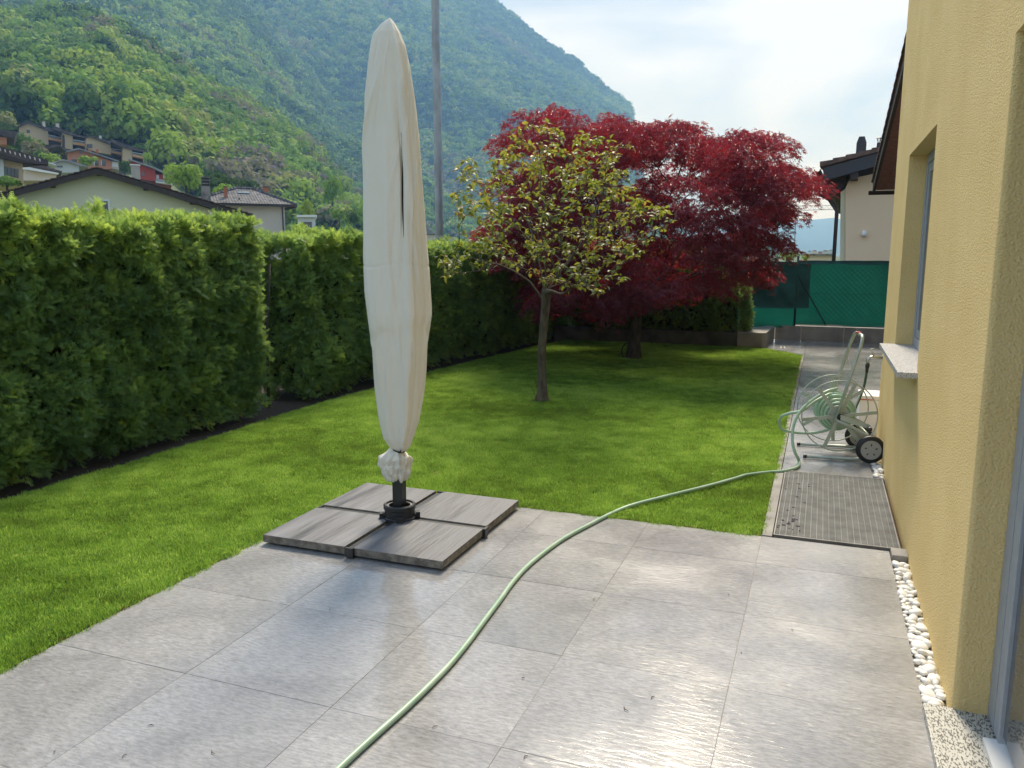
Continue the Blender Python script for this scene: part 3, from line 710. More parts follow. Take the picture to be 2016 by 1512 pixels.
# ================================================================== WHITE PEBBLES
pb_proto = []
for s in range(6):
    bm = bmesh.new(); bmesh.ops.create_icosphere(bm, subdivisions=2, radius=1)
    for v in bm.verts:
        d = 1+.16*mnoise.noise(v.co*1.3+Vector((s*9, 0, 0)))+.05*mnoise.noise(v.co*3+Vector((s*9, 4, 0))); v.co *= d; v.co.z *= .62; v.co.x *= 1+.25*math.sin(s)
    me = bpy.data.meshes.new('pebble'); bm.to_mesh(me); bm.free(); me.materials.append(m_pebble)
    me.polygons.foreach_set('use_smooth', [True]*len(me.polygons)); pb_proto.append(me)
def pebbles(x0, x1, y0, y1, n, zf):
    bed = MB().box(x0, x1, y0, y1, -.06, -.018).build('pebble_bed', material('pale_grit', (.25, .24, .22), (.45, .44, .41), nscale=120, rough=.9, world_co=True), kind='structure')
    placed = []
    for _ in range(n*60):
        if len(placed) >= n: break
        r = random.choice([.013, .016, .019, .022, .025, .028]); x = random.uniform(x0+r*.7, x1-r*.7); y = random.uniform(y0+r, y1-r)
        if all((x-a)**2+(y-b)**2 > (.80*(r+c))**2 for a, b, c in placed): placed.append((x, y, r))
    for (x, y, r) in placed:
        o = bpy.data.objects.new('pebble', random.choice(pb_proto)); COL.objects.link(o); o.parent = bed
        o.location = (x, y, random.uniform(-.022, -.002)+zf); o.scale = (r*random.uniform(.9, 1.3), r*random.uniform(.9, 1.3), r*random.uniform(.9, 1.15)); o.rotation_euler = (random.uniform(-.4, .4), random.uniform(-.4, .4), random.uniform(0, 6.28))
pebbles(.400, .480, 2.82, 4.24, 170, .002)
pebbles(.405, .476, 5.86, 6.9, 60, .004)
MB().box(.404, .477, 4.255, 4.37, -.03, .02).build('kerb', m_conc, kind='structure', bevel=.003)

# ================================================================== METAL GRATE
m_grate = material('dull_galvanised_grate', (.13, .13, .13), (.20, .20, .195), nscale=10, rough=.5, metal=.45, world_co=True)
gx0, gx1, gy0, gy1 = -.168, .455, 4.385, 5.785
gr = empty('floor_grate', (gx0, gy0, 0), label='galvanised steel walk-on grate over the light shaft beside the yellow wall', cat='grate')
W_, L_ = gx1-gx0, gy1-gy0
fr = MB(); fr.box(0, W_, 0, .010, -.03, .010).box(0, W_, L_-.010, L_, -.03, .010).box(0, .008, .0105, L_-.0105, -.03, .010).box(W_-.008, W_, .0105, L_-.0105, -.03, .010)
fr.build('frame', m_grate, gr, bevel=.001)
barm = MB().box(-.0013, .0013, .0107, L_-.0107, -.022, .0085).mesh('bearing_bar', m_grate)
nbx = 20
for k in range(1, nbx):
    o = obj('bearing_bar', barm, gr); o.location = (W_*k/nbx, 0, 0)
cr_ = MB()
for k in range(1, 118):
    y = L_*k/118; cr_.box(.009, W_-.009, y-.0011, y+.0011, -.012, .0080)
cr_.build('cross_bars', material('grate_cross_bar', (.30, .30, .29), (.42, .42, .41), nscale=10, rough=.55, metal=.2, world_co=True), gr, kind='stuff')
sh = MB().box(gx0+.001, gx1-.001, gy0+.001, gy1-.001, -.38, -.36)
sh.build('shaft_floor', material('shaft_dark', (.05, .05, .05), (.08, .075, .07), nscale=10, rough=.7, world_co=True), kind='structure')
rb = MB()
for _ in range(26):
    x = random.uniform(.01, .16); y = random.choice([random.uniform(.02, .35), random.uniform(.02, L_)]); s = random.uniform(.008, .02)
    rb.box(x, x+s, y, y+s*.8, .0088, .0098+random.uniform(0, .002))
rb.build('wet_leaf_litter', material('wet_litter', (.02, .02, .02), (.05, .045, .04), nscale=50, rough=.2), kind='stuff', loc=(gx0, gy0, 0))

# ================================================================== COVERED PARASOL
UX, UY = -2.118, 3.80
par = empty('covered_parasol', (UX, UY, 0), label='closed cantilever parasol in a tall cream fabric cover on a black cross base', cat='parasol')
m_cover = material('cream_cover_fabric', (.82, .785, .69), (.86, .83, .74), nscale=3, rough=.75, bump=.12, bscale=500, transl=(.8, .76, .68), transl_f=.10, world_co=True)
Lp = [(.425,-2.128),(.459,-2.165),(.504,-2.194),(.604,-2.212),(.785,-2.233),(.90,-2.243),(1.117,-2.255),(1.30,-2.272),(1.50,-2.278),(2.0,-2.268),(2.301,-2.253),(2.45,-2.232),(2.56,-2.214),(2.60,-2.200),(2.64,-2.165),(2.66,-2.135),(2.672,-2.116)]
Rp = [(.425,-2.085),(.459,-2.053),(.604,-2.004),(.75,-1.972),(.884,-1.953),(1.08,-1.938),(1.182,-1.923),(1.40,-1.930),(1.549,-1.941),(1.80,-1.955),(2.085,-1.974),(2.30,-1.998),(2.45,-2.020),(2.54,-2.038),(2.60,-2.062),(2.64,-2.085),(2.66,-2.100),(2.672,-2.112)]
zl, xl = zip(*Lp); zr, xr = zip(*Rp)
crg = np.random.default_rng(31)
CREASES = [(crg.uniform(-.7, 1.5), crg.uniform(1.9, 2.55), crg.uniform(.8, 2.4), crg.uniform(.05, .10), crg.uniform(.10, .26), crg.choice([-1, 1])*crg.uniform(.035, .075)) for _ in range(12)]
CREASES += [(crg.uniform(-.9, 1.9), crg.uniform(.7, 1.9), crg.uniform(-1.2, 1.2), crg.uniform(.05, .12), crg.uniform(.12, .40), crg.choice([-1, 1])*crg.uniform(.03, .06)) for _ in range(22)]
NZ, NA = 400, 420
V = np.zeros((NZ+1, NA, 3)); 
for j in range(NZ+1):
    z = .425+(2.672-.425)*(j/NZ); l = np.interp(z, zl, xl); r = np.interp(z, zr, xr)
    c = (l+r)/2; a = max((r-l)/2, .002); dep = a*(.86+.10*math.sin(z*2))
    seam = -math.pi/2+.0+np.interp(z, [.42, .8, 1.4, 1.9, 2.2, 2.5, 2.67], [.58, .56, .64, .76, .74, .72, .6])
    for i in range(NA):
        th = 2*math.pi*i/NA-math.pi/2+math.pi   # starts opposite the camera
        ct, st = math.cos(th), math.sin(th)
        # slightly squared section
        k = 1/ (abs(ct)**2.5+abs(st)**2.5)**(1/2.5)
        d = (th-math.pi/2) % (2*math.pi)
        u = (th+math.pi/2) % (2*math.pi); u = u-2*math.pi if u > math.pi else u   # angle from camera-facing direction
        sa = u-(seam+math.pi/2)
        f = 0.0
        low = max(0, (1.15-z)/.7)
        f += .045*low**.8*math.cos(u*7+1.2*math.sin(z*3))*min(1, low*2)      # gathers towards the tie
        f += .030*mnoise.noise(Vector((math.cos(th)*2.2, math.sin(th)*2.2, z*1.1)))*1.0
        f += .05*mnoise.noise(Vector((math.cos(th)*4.5+z*1.6, math.sin(th)*4.5, z*1.2+4)))
        for (cu, cz, ck, cw, cl, ca) in CREASES:
            dz_ = (z-cz)/cl
            if abs(dz_) < 2: f += ca*math.exp(-dz_*dz_*1.3)*math.exp(-((u-cu-ck*(z-cz)-.10*dz_*dz_)/cw)**2)
        # diagonal drags from the top right
        tp = max(0, min(1, (z-1.7)/.5)); f += .035*tp*math.sin(u*6-z*7+1)*math.exp(-((u-.30)/.7)**2)
        # seam: left panel sinks, right panel laps over it with a crisp edge
        f += .13/(1+math.exp(-sa*60))*math.exp(-max(0, sa-.2)*2.4*(sa > .2))-.05*math.exp(-((sa-.50-.06*math.sin(z*4))/.075)**2)*(.5+.5*math.sin(z*2.2+1))-.06*math.exp(-((sa+.42+.10*math.sin(z*3))/.10)**2)*max(0, math.sin(z*2.4-.6))-.03*math.exp(-(sa/.10)**2)*(1 if sa < 0 else 0)
        # opening slit
        sl_ = math.exp(-((z-1.86)/.22)**4); f += sl_*(-.16*math.exp(-((sa+.05)/.035)**2)+.03*(sa > 0)*math.exp(-sa*4))
        # pinch marks at 1.05 m
        f -= .07*math.exp(-((z-1.10-.05*math.sin(u*2))/.035)**2)*(math.exp(-((u-1.6)/.35)**2)+math.exp(-((u+.7)/.35)**2))
        zs_ = 1.085-.05*math.cos((u-.5)*2.2)*-1-.03*math.sin(u*5)
        f -= .05/(1+math.exp(-max(-40, min(40, (zs_-z)/.007))))*min(1, max(0, (z-.6)/.3))*(.35+.65*min(1, abs(u-.58)/.5))
        # horizontal crease at 1.42
        f -= .018*math.exp(-((z-1.44-.01*math.sin(u*3))/.006)**2)
        rr = k*(1+f)*(1 if k < 9 else 1)
        k0 = 1.0
        V[j, i] = (c+a*ct*rr/max(1, 1.0)*.985-UX, dep*st*rr*.93, z)
F = []
idx = np.arange((NZ+1)*NA).reshape(NZ+1, NA)
Fq = np.stack([idx[:-1], np.roll(idx, -1, 1)[:-1], np.roll(idx, -1, 1)[1:], idx[1:]], -1).reshape(-1, 4)
cov = obj('cover', np_mesh('cover', V.reshape(-1, 3), Fq, m_cover, True), par)
# seam flap: a narrow ribbon lying on the cover, and the dark gap of the opening beside it
SV = V.copy()
def surf(z, u):
    j = min(NZ, max(0, (z-.425)/(2.672-.425)*NZ)); j0 = int(j); j1 = min(NZ, j0+1); fj = j-j0
    th = (u-math.pi/2) % (2*math.pi); i = ((th+math.pi/2-math.pi) % (2*math.pi))/(2*math.pi)*NA; i0 = int(i) % NA; i1 = (i0+1) % NA; fi = i-int(i)
    q = lambda jj: SV[jj, i0]*(1-fi)+SV[jj, i1]*fi
    return Vector(q(j0)*(1-fj)+q(j1)*fj)
def seam_u(z): return float(np.interp(z, [.42, .8, 1.4, 1.9, 2.2, 2.5, 2.67], [.58, .56, .64, .76, .74, .72, .6]))
def ribbon(name, z0, z1, u0f, u1f, off, mat, n=160, m=5):
    vs__ = []; fs__ = []
    for j in range(n+1):
        z = z0+(z1-z0)*j/n
        for i in range(m):
            u = u0f(z)+(u1f(z)-u0f(z))*i/(m-1); p = surf(z, u); o_ = Vector((math.sin(u), -math.cos(u), 0)); vs__.append(tuple(p+o_*(off*(1.0 if 0 < i else .4)+.0012*mnoise.noise(Vector((z*40, i, 0))))))
    for j in range(n):
        for i in range(m-1): a_ = j*m+i; fs__.append((a_, a_+1, a_+m+1, a_+m))
    return obj(name, np_mesh(name, vs__, fs__, mat, True), cov)
ribbon('seam_flap', .50, 2.60, lambda z: seam_u(z)+.03, lambda z: seam_u(z)+.20, .0095, m_cover)
ribbon('opening_gap', 1.58, 2.10, lambda z: seam_u(z)-.015-.018*math.exp(-((z-1.78)/.18)**4), lambda z: seam_u(z)-.012, .0022, m_gasket)
# gathered hem, tied
NB, NC = 70, 110; V = np.zeros((NB+1, NC, 3))
for j in range(NB+1):
    v = j/NB; z = .262+.185*v; base = .028+.066*math.sin(min(1, v*1.08)**.75*math.pi)**.6*(1-.25*v) if v < .95 else .03
    base = np.interp(v, [0, .06, .2, .45, .7, .88, 1], [.045, .060, .072, .086, .082, .05, .030])
    for i in range(NC):
        th = 2*math.pi*i/NC; ct, st = math.cos(th), math.sin(th)
        nn_ = .26*mnoise.noise(Vector((ct*2.6, st*2.6, v*3.1+2)))+.20*mnoise.noise(Vector((ct*5.5, st*5.5, v*5+7)))-.12*abs(mnoise.noise(Vector((ct*9, st*9, v*8+1))))
        r = base*(1+nn_+.06*math.sin(th*9+v*5))
        V[j, i] = (-.012-.010*math.sin(v*3)+r*ct, r*st*.9, z+.012*mnoise.noise(Vector((ct*3, st*3, v*4)))+.03*(1-v)*mnoise.noise(Vector((ct*2, st*2, 3))))
idx = np.arange((NB+1)*NC).reshape(NB+1, NC)
Fq = np.stack([idx[:-1], np.roll(idx, -1, 1)[:-1], np.roll(idx, -1, 1)[1:], idx[1:]], -1).reshape(-1, 4)
obj('gathered_hem', np_mesh('gathered_hem', V.reshape(-1, 3), Fq, m_cover, True), cov)
MB().tube([(.006+.036*math.cos(a), .036*math.sin(a), .437+.006*math.sin(a*2)) for a in np.linspace(0, 2*math.pi, 25)], .004, 6).tube([(.02, -.034, .437), (.035, -.05, .435), (.045, -.052, .45)], .0035, 5).build('tie_cord', m_gasket, cov, smooth=True)
for dx in (0,):
    MB().box(-.029, .029, -.029, .029, .0, .40).build('pole', m_black, par, bevel=.006)
bs_ = MB(); bs_.lathe([(.090, .045), (.090, .060), (.084, .064), (.084, .105), (.089, .109), (.089, .128), (.083, .133), (.074, .133), (.072, .112), (.045, .110)], (0, 0, 0), 40)
bs_.build('base_hub', m_black, par, smooth=False, bevel=0)
MB().lathe([(.074, .113), (.0745, .124), (.060, .125), (.060, .113)], (0, 0, 0), 32).build('locking_ring', m_grate, par)
for a in range(4):
    an = a*math.pi/2+math.pi/4
    MB().box(-.018, .018, .086, .112, .046, .085).build('foot_lug', m_black, par, bevel=.003).rotation_euler = (0, 0, a*math.pi/2+.5)
for a in range(4):
    o = MB().box(-.021, .021, .05, .520, .004, .012).box(-.021, -.016, .05, .508, .0125, .043).box(.016, .021, .05, .508, .0125, .043).box(-.019, .019, .05, .508, .0435, .049).box(-.022, .022, .509, .524, .0125, .056).build('cross_arm', m_black, par)
    o.rotation_euler = (0, 0, a*math.pi/2)
sz, gp_ = .492, .026
slab_lbl = {(-1, -1): 'streaked grey paving slab of the parasol base, near left one beside the lawn edge', (1, -1): 'streaked grey paving slab of the parasol base, the one nearest the camera on the wet tiles',
            (-1, 1): 'streaked grey paving slab of the parasol base, far left one against the lawn', (1, 1): 'streaked grey paving slab of the parasol base, far right one beside the lawn corner'}
slm = MB().box(-sz/2, sz/2, -sz/2, sz/2, 0, .040).mesh('paving_slab', m_slab, bevel=.0025)
slm.materials.append(m_slabside)
for pl in slm.polygons:
    if abs(pl.normal.z) < .4: pl.material_index = 1
for (sx, sy), lb_ in slab_lbl.items():
    o = obj('paving_slab', slm, None, label=lb_, cat='paving slab', group='concrete slabs weighting the parasol base')
    o.location = (UX+sx*(gp_+sz/2)-.012, UY+sy*(gp_+sz/2)+.012, .0135); o.rotation_euler = (0, 0, random.uniform(-.006, .006))

# ================================================================== HOSE REEL
m_reel = material('pale_green_steel', (.36, .41, .36), (.45, .50, .44), nscale=12, rough=.38, metal=.25, world_co=True)
m_hose = material('pale_green_hose', (.30, .46, .32), (.42, .56, .42), nscale=6, rough=.35, world_co=True)
RX, RY, RZ = .150, 6.45, .325
reel = empty('hose_reel_cart', (RX, RY, 0), .14, label='pale green metal hose reel cart with two wheels beside the yellow wall', cat='hose reel')
def ringpts(r, y, n=48, c=(0, 0)): return [(c[0]+r*math.cos(a), y, c[1]+r*math.sin(a)) for a in np.linspace(0, 2*math.pi, n+1)]
for yy, rr_, ph in ((-.17, .262, .15), (.15, .258, .6)):
    rim = MB().tube(ringpts(rr_, yy, c=(0, RZ)), .0048, 6, caps=False).build('reel_rim', m_reel, reel, smooth=True)
    for k in range(6):
        a = ph+k*math.pi/3; d = Vector((math.cos(a), 0, math.sin(a))); w = Vector((-d.z, 0, d.x))*.013
        p0 = Vector((0, yy, RZ))+d*.035; p1 = Vector((0, yy, RZ))+d*(rr_-.004)
        y_ = Vector((0, .0025, 0)); vs_ = [p0-w-y_, p0+w-y_, p1+w-y_, p1-w-y_, p0-w+y_, p0+w+y_, p1+w+y_, p1-w+y_]
        MB().add(vs_, [(0, 3, 2, 1), (4, 5, 6, 7), (0, 1, 5, 4), (1, 2, 6, 5), (2, 3, 7, 6), (3, 0, 4, 7)]).build('spoke', m_reel, rim)
MB().lathe([(.075, -.155), (.075, .135)], (0, 0, RZ), 32, 'y').build('drum', m_reel, reel, smooth=False)
MB().lathe([(.020, -.205), (.020, .18)], (0, 0, RZ), 16, 'y').build('axle', m_reel, reel)
MB().lathe([(.024, -.212), (.024, -.203), (.012, -.218)], (0, 0, RZ), 16, 'y').build('hub_cap', m_gasket, reel)
# frame: on each side a skid, wheel bracket and bent upright
for yy in (-.20, .20):
    MB().tube([(-.225, yy, .016), (.16, yy, .016), (.205, yy, .022), (.235, yy, .05), (.238, yy, .10), (.225, yy, .16), (.18, yy, .20), (.08, yy, .255), (-.03, yy, .305)], .0115, 9).build('side_frame', m_reel, reel, smooth=True)
    MB().tube([(-.238, yy, .016), (-.215, yy, .016)], .0135, 9).build('end_cap', m_black, reel, smooth=True)
MB().tube([(.21, -.2, .075), (.21, .2, .075)], .010, 8).build('wheel_axle', m_reel, reel, smooth=True)
MB().tube([(.20, -.2, .20), (.20, .2, .20)], .009, 8).build('cross_tube', m_reel, reel, smooth=True)
# handle: U tube leaning towards the wall
hd = MB(); x0_, z0_, x1_, z1_ = -.03, .29, .118, .895
pts = [(x0_, -.20, z0_), (x0_+(x1_-x0_)*.5, -.198, z0_+(z1_-z0_)*.5), (x1_-.008, -.19, z1_-.05), (x1_+.004, -.165, z1_+.005), (x1_+.008, -.12, z1_+.022), (x1_+.008, .10, z1_+.022), (x1_+.004, .155, z1_+.005), (x1_-.008, .19, z1_-.05), (x0_+(x1_-x0_)*.5, .198, z0_+(z1_-z0_)*.5), (x0_, .20, z0_)]
hd.tube(pts, .0120, 9); hd.build('handle', m_reel, reel, smooth=True)
MB().box(x1_-.012, x1_+.020, -.03, .03, z1_+.028, z1_+.037).build('red_sticker', material('red_sticker', (.45, .03, .03), rough=.4), reel)
# crank
MB().add([Vector(p) for p in ((0, -.222, RZ+.02), (.0, -.222, RZ-.02), (.20, -.232, RZ-.075), (.205, -.232, RZ-.045), (0, -.217, RZ+.02), (.0, -.217, RZ-.02), (.20, -.227, RZ-.075), (.205, -.227, RZ-.045))],
         [(0, 3, 2, 1), (4, 5, 6, 7), (0, 1, 5, 4), (1, 2, 6, 5), (2, 3, 7, 6), (3, 0, 4, 7)]).build('crank_arm', m_reel, reel)
MB().lathe([(.010, -.30), (.016, -.29), (.014, -.25), (.010, -.235)], (.192, 0, RZ-.065), 12, 'y').build('crank_knob', m_black, reel, smooth=True)
# wheels
for yy, dx in ((-.235, .0), (.215, -.0)):
    wh = MB().lathe([(.072, yy-.024), (.094, yy-.020), (.101, yy-.008), (.101, yy+.008), (.094, yy+.020), (.072, yy+.024)], (.215, 0, .101), 36, 'y').build('wheel', m_gasket, reel, smooth=True)
    MB().lathe([(.070, yy-.026), (.070, yy-.020), (.062, yy-.021), (.055, yy-.014), (.016, yy-.019), (.012, yy-.030)], (.215, 0, .101), 30, 'y').build('rim', material('grey_plastic_rim', (.33, .33, .32), rough=.5), wh)
    for k in range(5):
        a = k*2*math.pi/5+.3; d = Vector((math.cos(a), 0, math.sin(a))); c_ = Vector((.215, yy-.022, .101))+d*.038
        w = Vector((-d.z, 0, d.x))
        MB().tube([c_-d*.014, c_, c_+d*.014], [.003, .0075, .003], 6).build('rim_slot', m_black, wh, smooth=True)
# hose wound on the drum
hw = MB()
for k in range(9):
    rr_ = .088+.020*(k % 3); yy = -.12+.03*k
    hw.tube([(rr_*math.cos(a)*1.02, yy+.03*a/6.28, RZ+rr_*math.sin(a)) for a in np.linspace(k, k+2*math.pi, 30)], .0105, 8)
def smooth_path(P, n=8):
    P = [Vector(p) for p in P]; out_ = []
    for i in range(len(P)-1):
        p0, p1, p2, p3 = P[max(i-1, 0)], P[i], P[i+1], P[min(i+2, len(P)-1)]
        for k in range(n):
            t_ = k/n; out_.append(.5*((2*p1)+(p2-p0)*t_+(2*p0-5*p1+4*p2-p3)*t_*t_+(3*p1-p0-3*p2+p3)*t_**3))
    out_.append(P[-1]); return out_
hw.build('wound_hose', m_hose, reel, smooth=True, kind='stuff')
R0 = Vector((RX, RY, 0))
def at(px, py, y):      # a point of the view at world depth y
    d = ray(px, py); t_ = y/d.y; return Vector((d.x*t_, y, CAM_H+d.z*t_))
loopA = smooth_path([at(1635, 775, 6.40), at(1605, 790, 6.32), at(1580, 808, 6.25), at(1550, 815, 6.25), at(1537, 822, 6.25), at(1535, 838, 6.27), at(1547, 848, 6.32), at(1585, 853, 6.40), at(1625, 848, 6.45), at(1645, 835, 6.45)])
main_px = [(1470, 935), (1450, 941), (1400, 955), (1340, 970), (1300, 980), (1250, 993), (1210, 1008), (1160, 1033), (1110, 1060), (1068, 1090), (1035, 1118), (1008, 1148), (985, 1180), (960, 1213), (925, 1260), (890, 1303), (850, 1345), (800, 1393), (745, 1442), (690, 1492), (640, 1540), (580, 1600), (520, 1680)]
loopB = [at(1648, 765, 6.36), at(1625, 772, 6.30), at(1592, 793, 6.24), at(1572, 815, 6.18), at(1562, 840, 6.12), at(1560, 868, 6.06), at(1565, 890, 6.02)]+[G(1573, 908, .012), G(1570, 919, .012), G(1545, 927, .012), G(1510, 930, .012)]+[G(a, b, .012 if a < 1220 or a > 1520 else .024) for a, b in main_px]
hose = MB(); hose.tube(smooth_path(loopB), .0108, 12)
hose.build('garden_hose', m_hose, smooth=True, label='long pale green garden hose curving over lawn and wet patio to the reel', cat='hose')
Rinv = Matrix.Rotation(-.14, 3, 'Z')
hose2 = MB(); hose2.tube([tuple(Rinv@(p-R0)) for p in loopA], .0108, 10); hose2.build('slack_loop', m_hose, reel, smooth=True)
m_hosed = material('dark_green_hose', (.02, .05, .02), (.05, .10, .04), nscale=10, rough=.4)
MB().tube([tuple(p) for p in smooth_path([(.369, 6.90, .575), (.355, 6.86, .47), (.325, 6.78, .38), (.285, 6.68, .30), (.245, 6.60, .27), (.20, 6.55, .29)])], .0095, 8).build('supply_hose', m_hosed, smooth=True, label='short dark hose running from the tap down to the reel', cat='hose')

# ================================================================== TREES IN THE GARDEN
def grow(nodes, targets, jit=.03, pen=.25, sag=0.0, seg=.12):
    """nodes: list of [Vector, parent]; connect every target to the nearest node by a bent path"""
    P = np.array([list(n[0]) for n in nodes]); base = np.array(nodes[0][0])
    path = [0.0]*len(nodes)
    for i, n in enumerate(nodes):
        if n[1] >= 0: path[i] = path[n[1]]+(n[0]-nodes[n[1]][0]).length
    order = np.argsort(np.linalg.norm(targets-base, axis=1)); tips = []
    for ti in order:
        T = targets[ti]; d = np.linalg.norm(P-T, axis=1)
        outw = d+pen*np.array(path)+.8*np.maximum(0, P[:, 2]-T[2]-.05)
        k = int(np.argmin(outw)); a = Vector(P[k]); b = Vector(T); L = (b-a).length
        m = max(1, int(L/seg)); par_ = k; bend = Vector((rng.normal(0, .1), rng.normal(0, .1), .10))*L
        for q in range(1, m+1):
            t_ = q/m; p = a.lerp(b, t_)+bend*math.sin(t_*math.pi)*.6
            if q < m: p += Vector(rng.normal(0, jit*.4, 3))
            nodes.append([p, par_]); path.append(path[par_]+L/m); par_ = len(nodes)-1; P = np.vstack([P, list(p)])
        tips.append(par_)
    return tips
def skeleton_mesh(nodes, tip_r, power, rmin_main, fix=None):
    n = len(nodes); acc = np.zeros(n); child = [[] for _ in range(n)]
    for i in range(n-1, 0, -1): child[nodes[i][1]].append(i)
    for i in range(n-1, -1, -1):
        if not child[i]: acc[i] = tip_r**power
        if nodes[i][1] >= 0: acc[nodes[i][1]] += acc[i]
    r = acc**(1/power)
    if fix: r = np.array([fix(nodes[i][0], r[i], i) for i in range(n)])
    big, small = MB(), MB()
    # chains
    done = set()
    def chain(start_parent, i):
        pts = [nodes[start_parent][0]] if start_parent >= 0 else []; rs = [min(r[start_parent], r[i]*1.15)] if start_parent >= 0 else []
        st = []
        while True:
            pts.append(nodes[i][0]); rs.append(r[i])
            ch_ = sorted(child[i], key=lambda c: -r[c])
            if not ch_: break
            for c in ch_[1:]: st.append((i, c))
            i = ch_[0]
        return pts, rs, st
    todo = [(-1, 0)]
    while todo:
        pth, i = todo.pop(); pts, rs, st = chain(pth, i); todo += st
        if len(pts) < 2: continue
        tgt = big if rs[0] > rmin_main else small
        tgt.tube(pts, rs, 8 if rs[0] > .02 else (5 if rs[0] > .006 else 4), caps=False)
    return big, small, r

# ---- pear tree
PB = Vector((-2.640, 7.78, 0))
pear = empty('pear_tree', tuple(PB), label='small fruit tree with olive-green and bronze leaves standing in the lawn', cat='tree')
polyP = [(1000, 268), (1030, 244), (1060, 238), (1110, 248), (1160, 262), (1200, 270), (1245, 272), (1245, 300), (1215, 330), (1250, 350), (1255, 385), (1300, 398), (1332, 425), (1310, 445), (1285, 470), (1262, 500), (1228, 525), (1242, 553), (1210, 575), (1180, 583), (1130, 560), (1100, 592), (1078, 560), (1045, 545), (1000, 530), (940, 540), (872, 542), (862, 512), (885, 480), (905, 450), (940, 440), (900, 418), (882, 392), (900, 372), (938, 385), (905, 350), (908, 318), (950, 312), (985, 300)]
nodes = [[Vector((0, 0, 0)), -1]]
for x, y, z in ((.005, 0, .1), (.0, 0, .3), (-.005, .0, .5), (.01, .0, .75), (.03, .01, 1.0), (.035, 0, 1.12)):
    nodes.append([Vector((x, y, z)), len(nodes)-1])
fork = len(nodes)-1
def limb(frm, pts):
    k = frm
    for p in pts: nodes.append([Vector(p), k]); k = len(nodes)-1
    return k
limb(fork, [(.03, .0, 1.3), (.0, .02, 1.5), (-.02, .0, 1.75), (.01, .02, 2.0), (.03, 0, 2.2), (.05, 0, 2.4), (.1, .0, 2.6)])
limb(fork, [(.14, .05, 1.28), (.28, .06, 1.45), (.40, .1, 1.62), (.50, .1, 1.85), (.58, .1, 2.1), (.62, .1, 2.35)])
limb(fork-1, [(-.12, -.05, 1.22), (-.28, -.1, 1.33), (-.45, -.15, 1.40), (-.65, -.2, 1.45), (-.85, -.2, 1.47)])
limb(fork, [(-.06, .1, 1.35), (-.16, .2, 1.6), (-.25, .25, 1.85), (-.32, .25, 2.1), (-.4, .2, 2.3)])
limb(fork+2, [(-.2, -.1, 1.72), (-.4, -.2, 1.85), (-.6, -.2, 2.0), (-.78, -.2, 2.1)])
limb(fork+9, [(.5, -.2, 1.72), (.75, -.3, 1.78), (.95, -.3, 1.80)])
limb(fork+8, [(.3, .3, 1.6), (.35, .5, 1.8), (.4, .6, 2.0)])
T_ = []
while len(T_) < 520:
    q = np.column_stack([rng.uniform(-1.5, 1.5, 4000), rng.uniform(-1.0, 1.0, 4000), rng.uniform(.95, 2.85, 4000)])
    W = q+np.array(PB); px_, py_ = proj_np(W); ok = in_poly(px_, py_, polyP)
    e_ = ((q[:, 0]-.02)/1.6)**2+(q[:, 1]/1.05)**2+((q[:, 2]-1.85)/1.2)**2
    ok &= (e_ < 1.0) & (rng.uniform(size=4000) < .15+.85*e_)
    ok &= noise_np(q, 2.2, 77) > -.08
    T_ += list(q[ok])[:90]
targets = np.array(T_[:520])
tips = grow(nodes, targets, seg=.10, pen=.20)
def fixr(p, r_, i):
    if i <= fork: return float(np.interp(p.z, [0, .05, .15, .5, .9, 1.12], [.080, .060, .048, .044, .043, .052]))
    return min(r_, .042)
big, small, rr = skeleton_mesh(nodes, .0021, 2.3, .011, fixr)
big.build('trunk', m_bark, pear, smooth=True); small.build('twigs', m_twig, pear, smooth=True, kind='stuff')
MB().lathe([(.13, -.03), (.11, .004), (.07, .012)], (0, -.01, 0), 18).build('soil_mound', m_soil, pear)
# leaves: folded, drooping blades
def pear_leaf(L=.062, w=.018):
    V = []; F = []
    ss_ = [0, .12, .3, .55, .8, 1.0]; ws_ = [.02, .62, 1, .95, .52, 0]
    for s_, ww in zip(ss_, ws_):
        x = s_*L+.012; zc = -.22*L*s_*s_
        V += [(x, -ww*w, zc+.35*ww*w), (x, 0, zc), (x, ww*w, zc+.35*ww*w)]
    V.append((0, 0, 0)); p_ = len(V)-1
    for i in range(len(ss_)-1):
        a = i*3; F += [(a, a+3, a+4, a+1), (a+1, a+4, a+5, a+2)]
    return V, F
m_pear = material('pear_leaf', (.1, .1, .02), tint_ramp=[(0, (.055, .10, .024)), (.35, (.11, .155, .030)), (.68, (.20, .205, .036)), (.88, (.27, .18, .045)), (1, (.26, .09, .045))], rough=.48, spec=.4, transl=(.46, .46, .04), transl_f=.36)
def leafmesh(name, V, F, mat):
    me = bpy.data.meshes.new(name); me.from_pydata([tuple(v) for v in V], [], F); me.materials.append(mat); me.polygons.foreach_set('use_smooth', [True]*len(F)); me.update(); return me
LP, LR, LS, LT = [], [], [], []
ends = [i for i in range(fork+1, len(nodes)) if rr[i] < .0062]
pos = np.array([list(nodes[i][0]) for i in ends])
for i, p in zip(ends, pos):
    tipn = rr[i] < .0023
    for _ in range(7 if tipn else 4):
        if not tipn and rng.uniform() < .25: continue
        d = Vector(rng.normal(0, 1, 3)); d.z = d.z*.5-.25; d.normalize()
        o_ = Vector(p)+Vector(rng.normal(0, .012, 3)); x_ = d; z_ = Vector((rng.normal(0, .5), rng.normal(0, .5), 1)); y_ = z_.cross(x_).normalized(); z_ = x_.cross(y_)
        e_ = Matrix((x_, y_, z_)).transposed().to_euler()
        LP.append(list(o_)); LR.append(list(e_)); LS.append(rng.uniform(.65, 1.15))
LP = np.array(LP); LR = np.array(LR); LS = np.array(LS); n = len(LP)
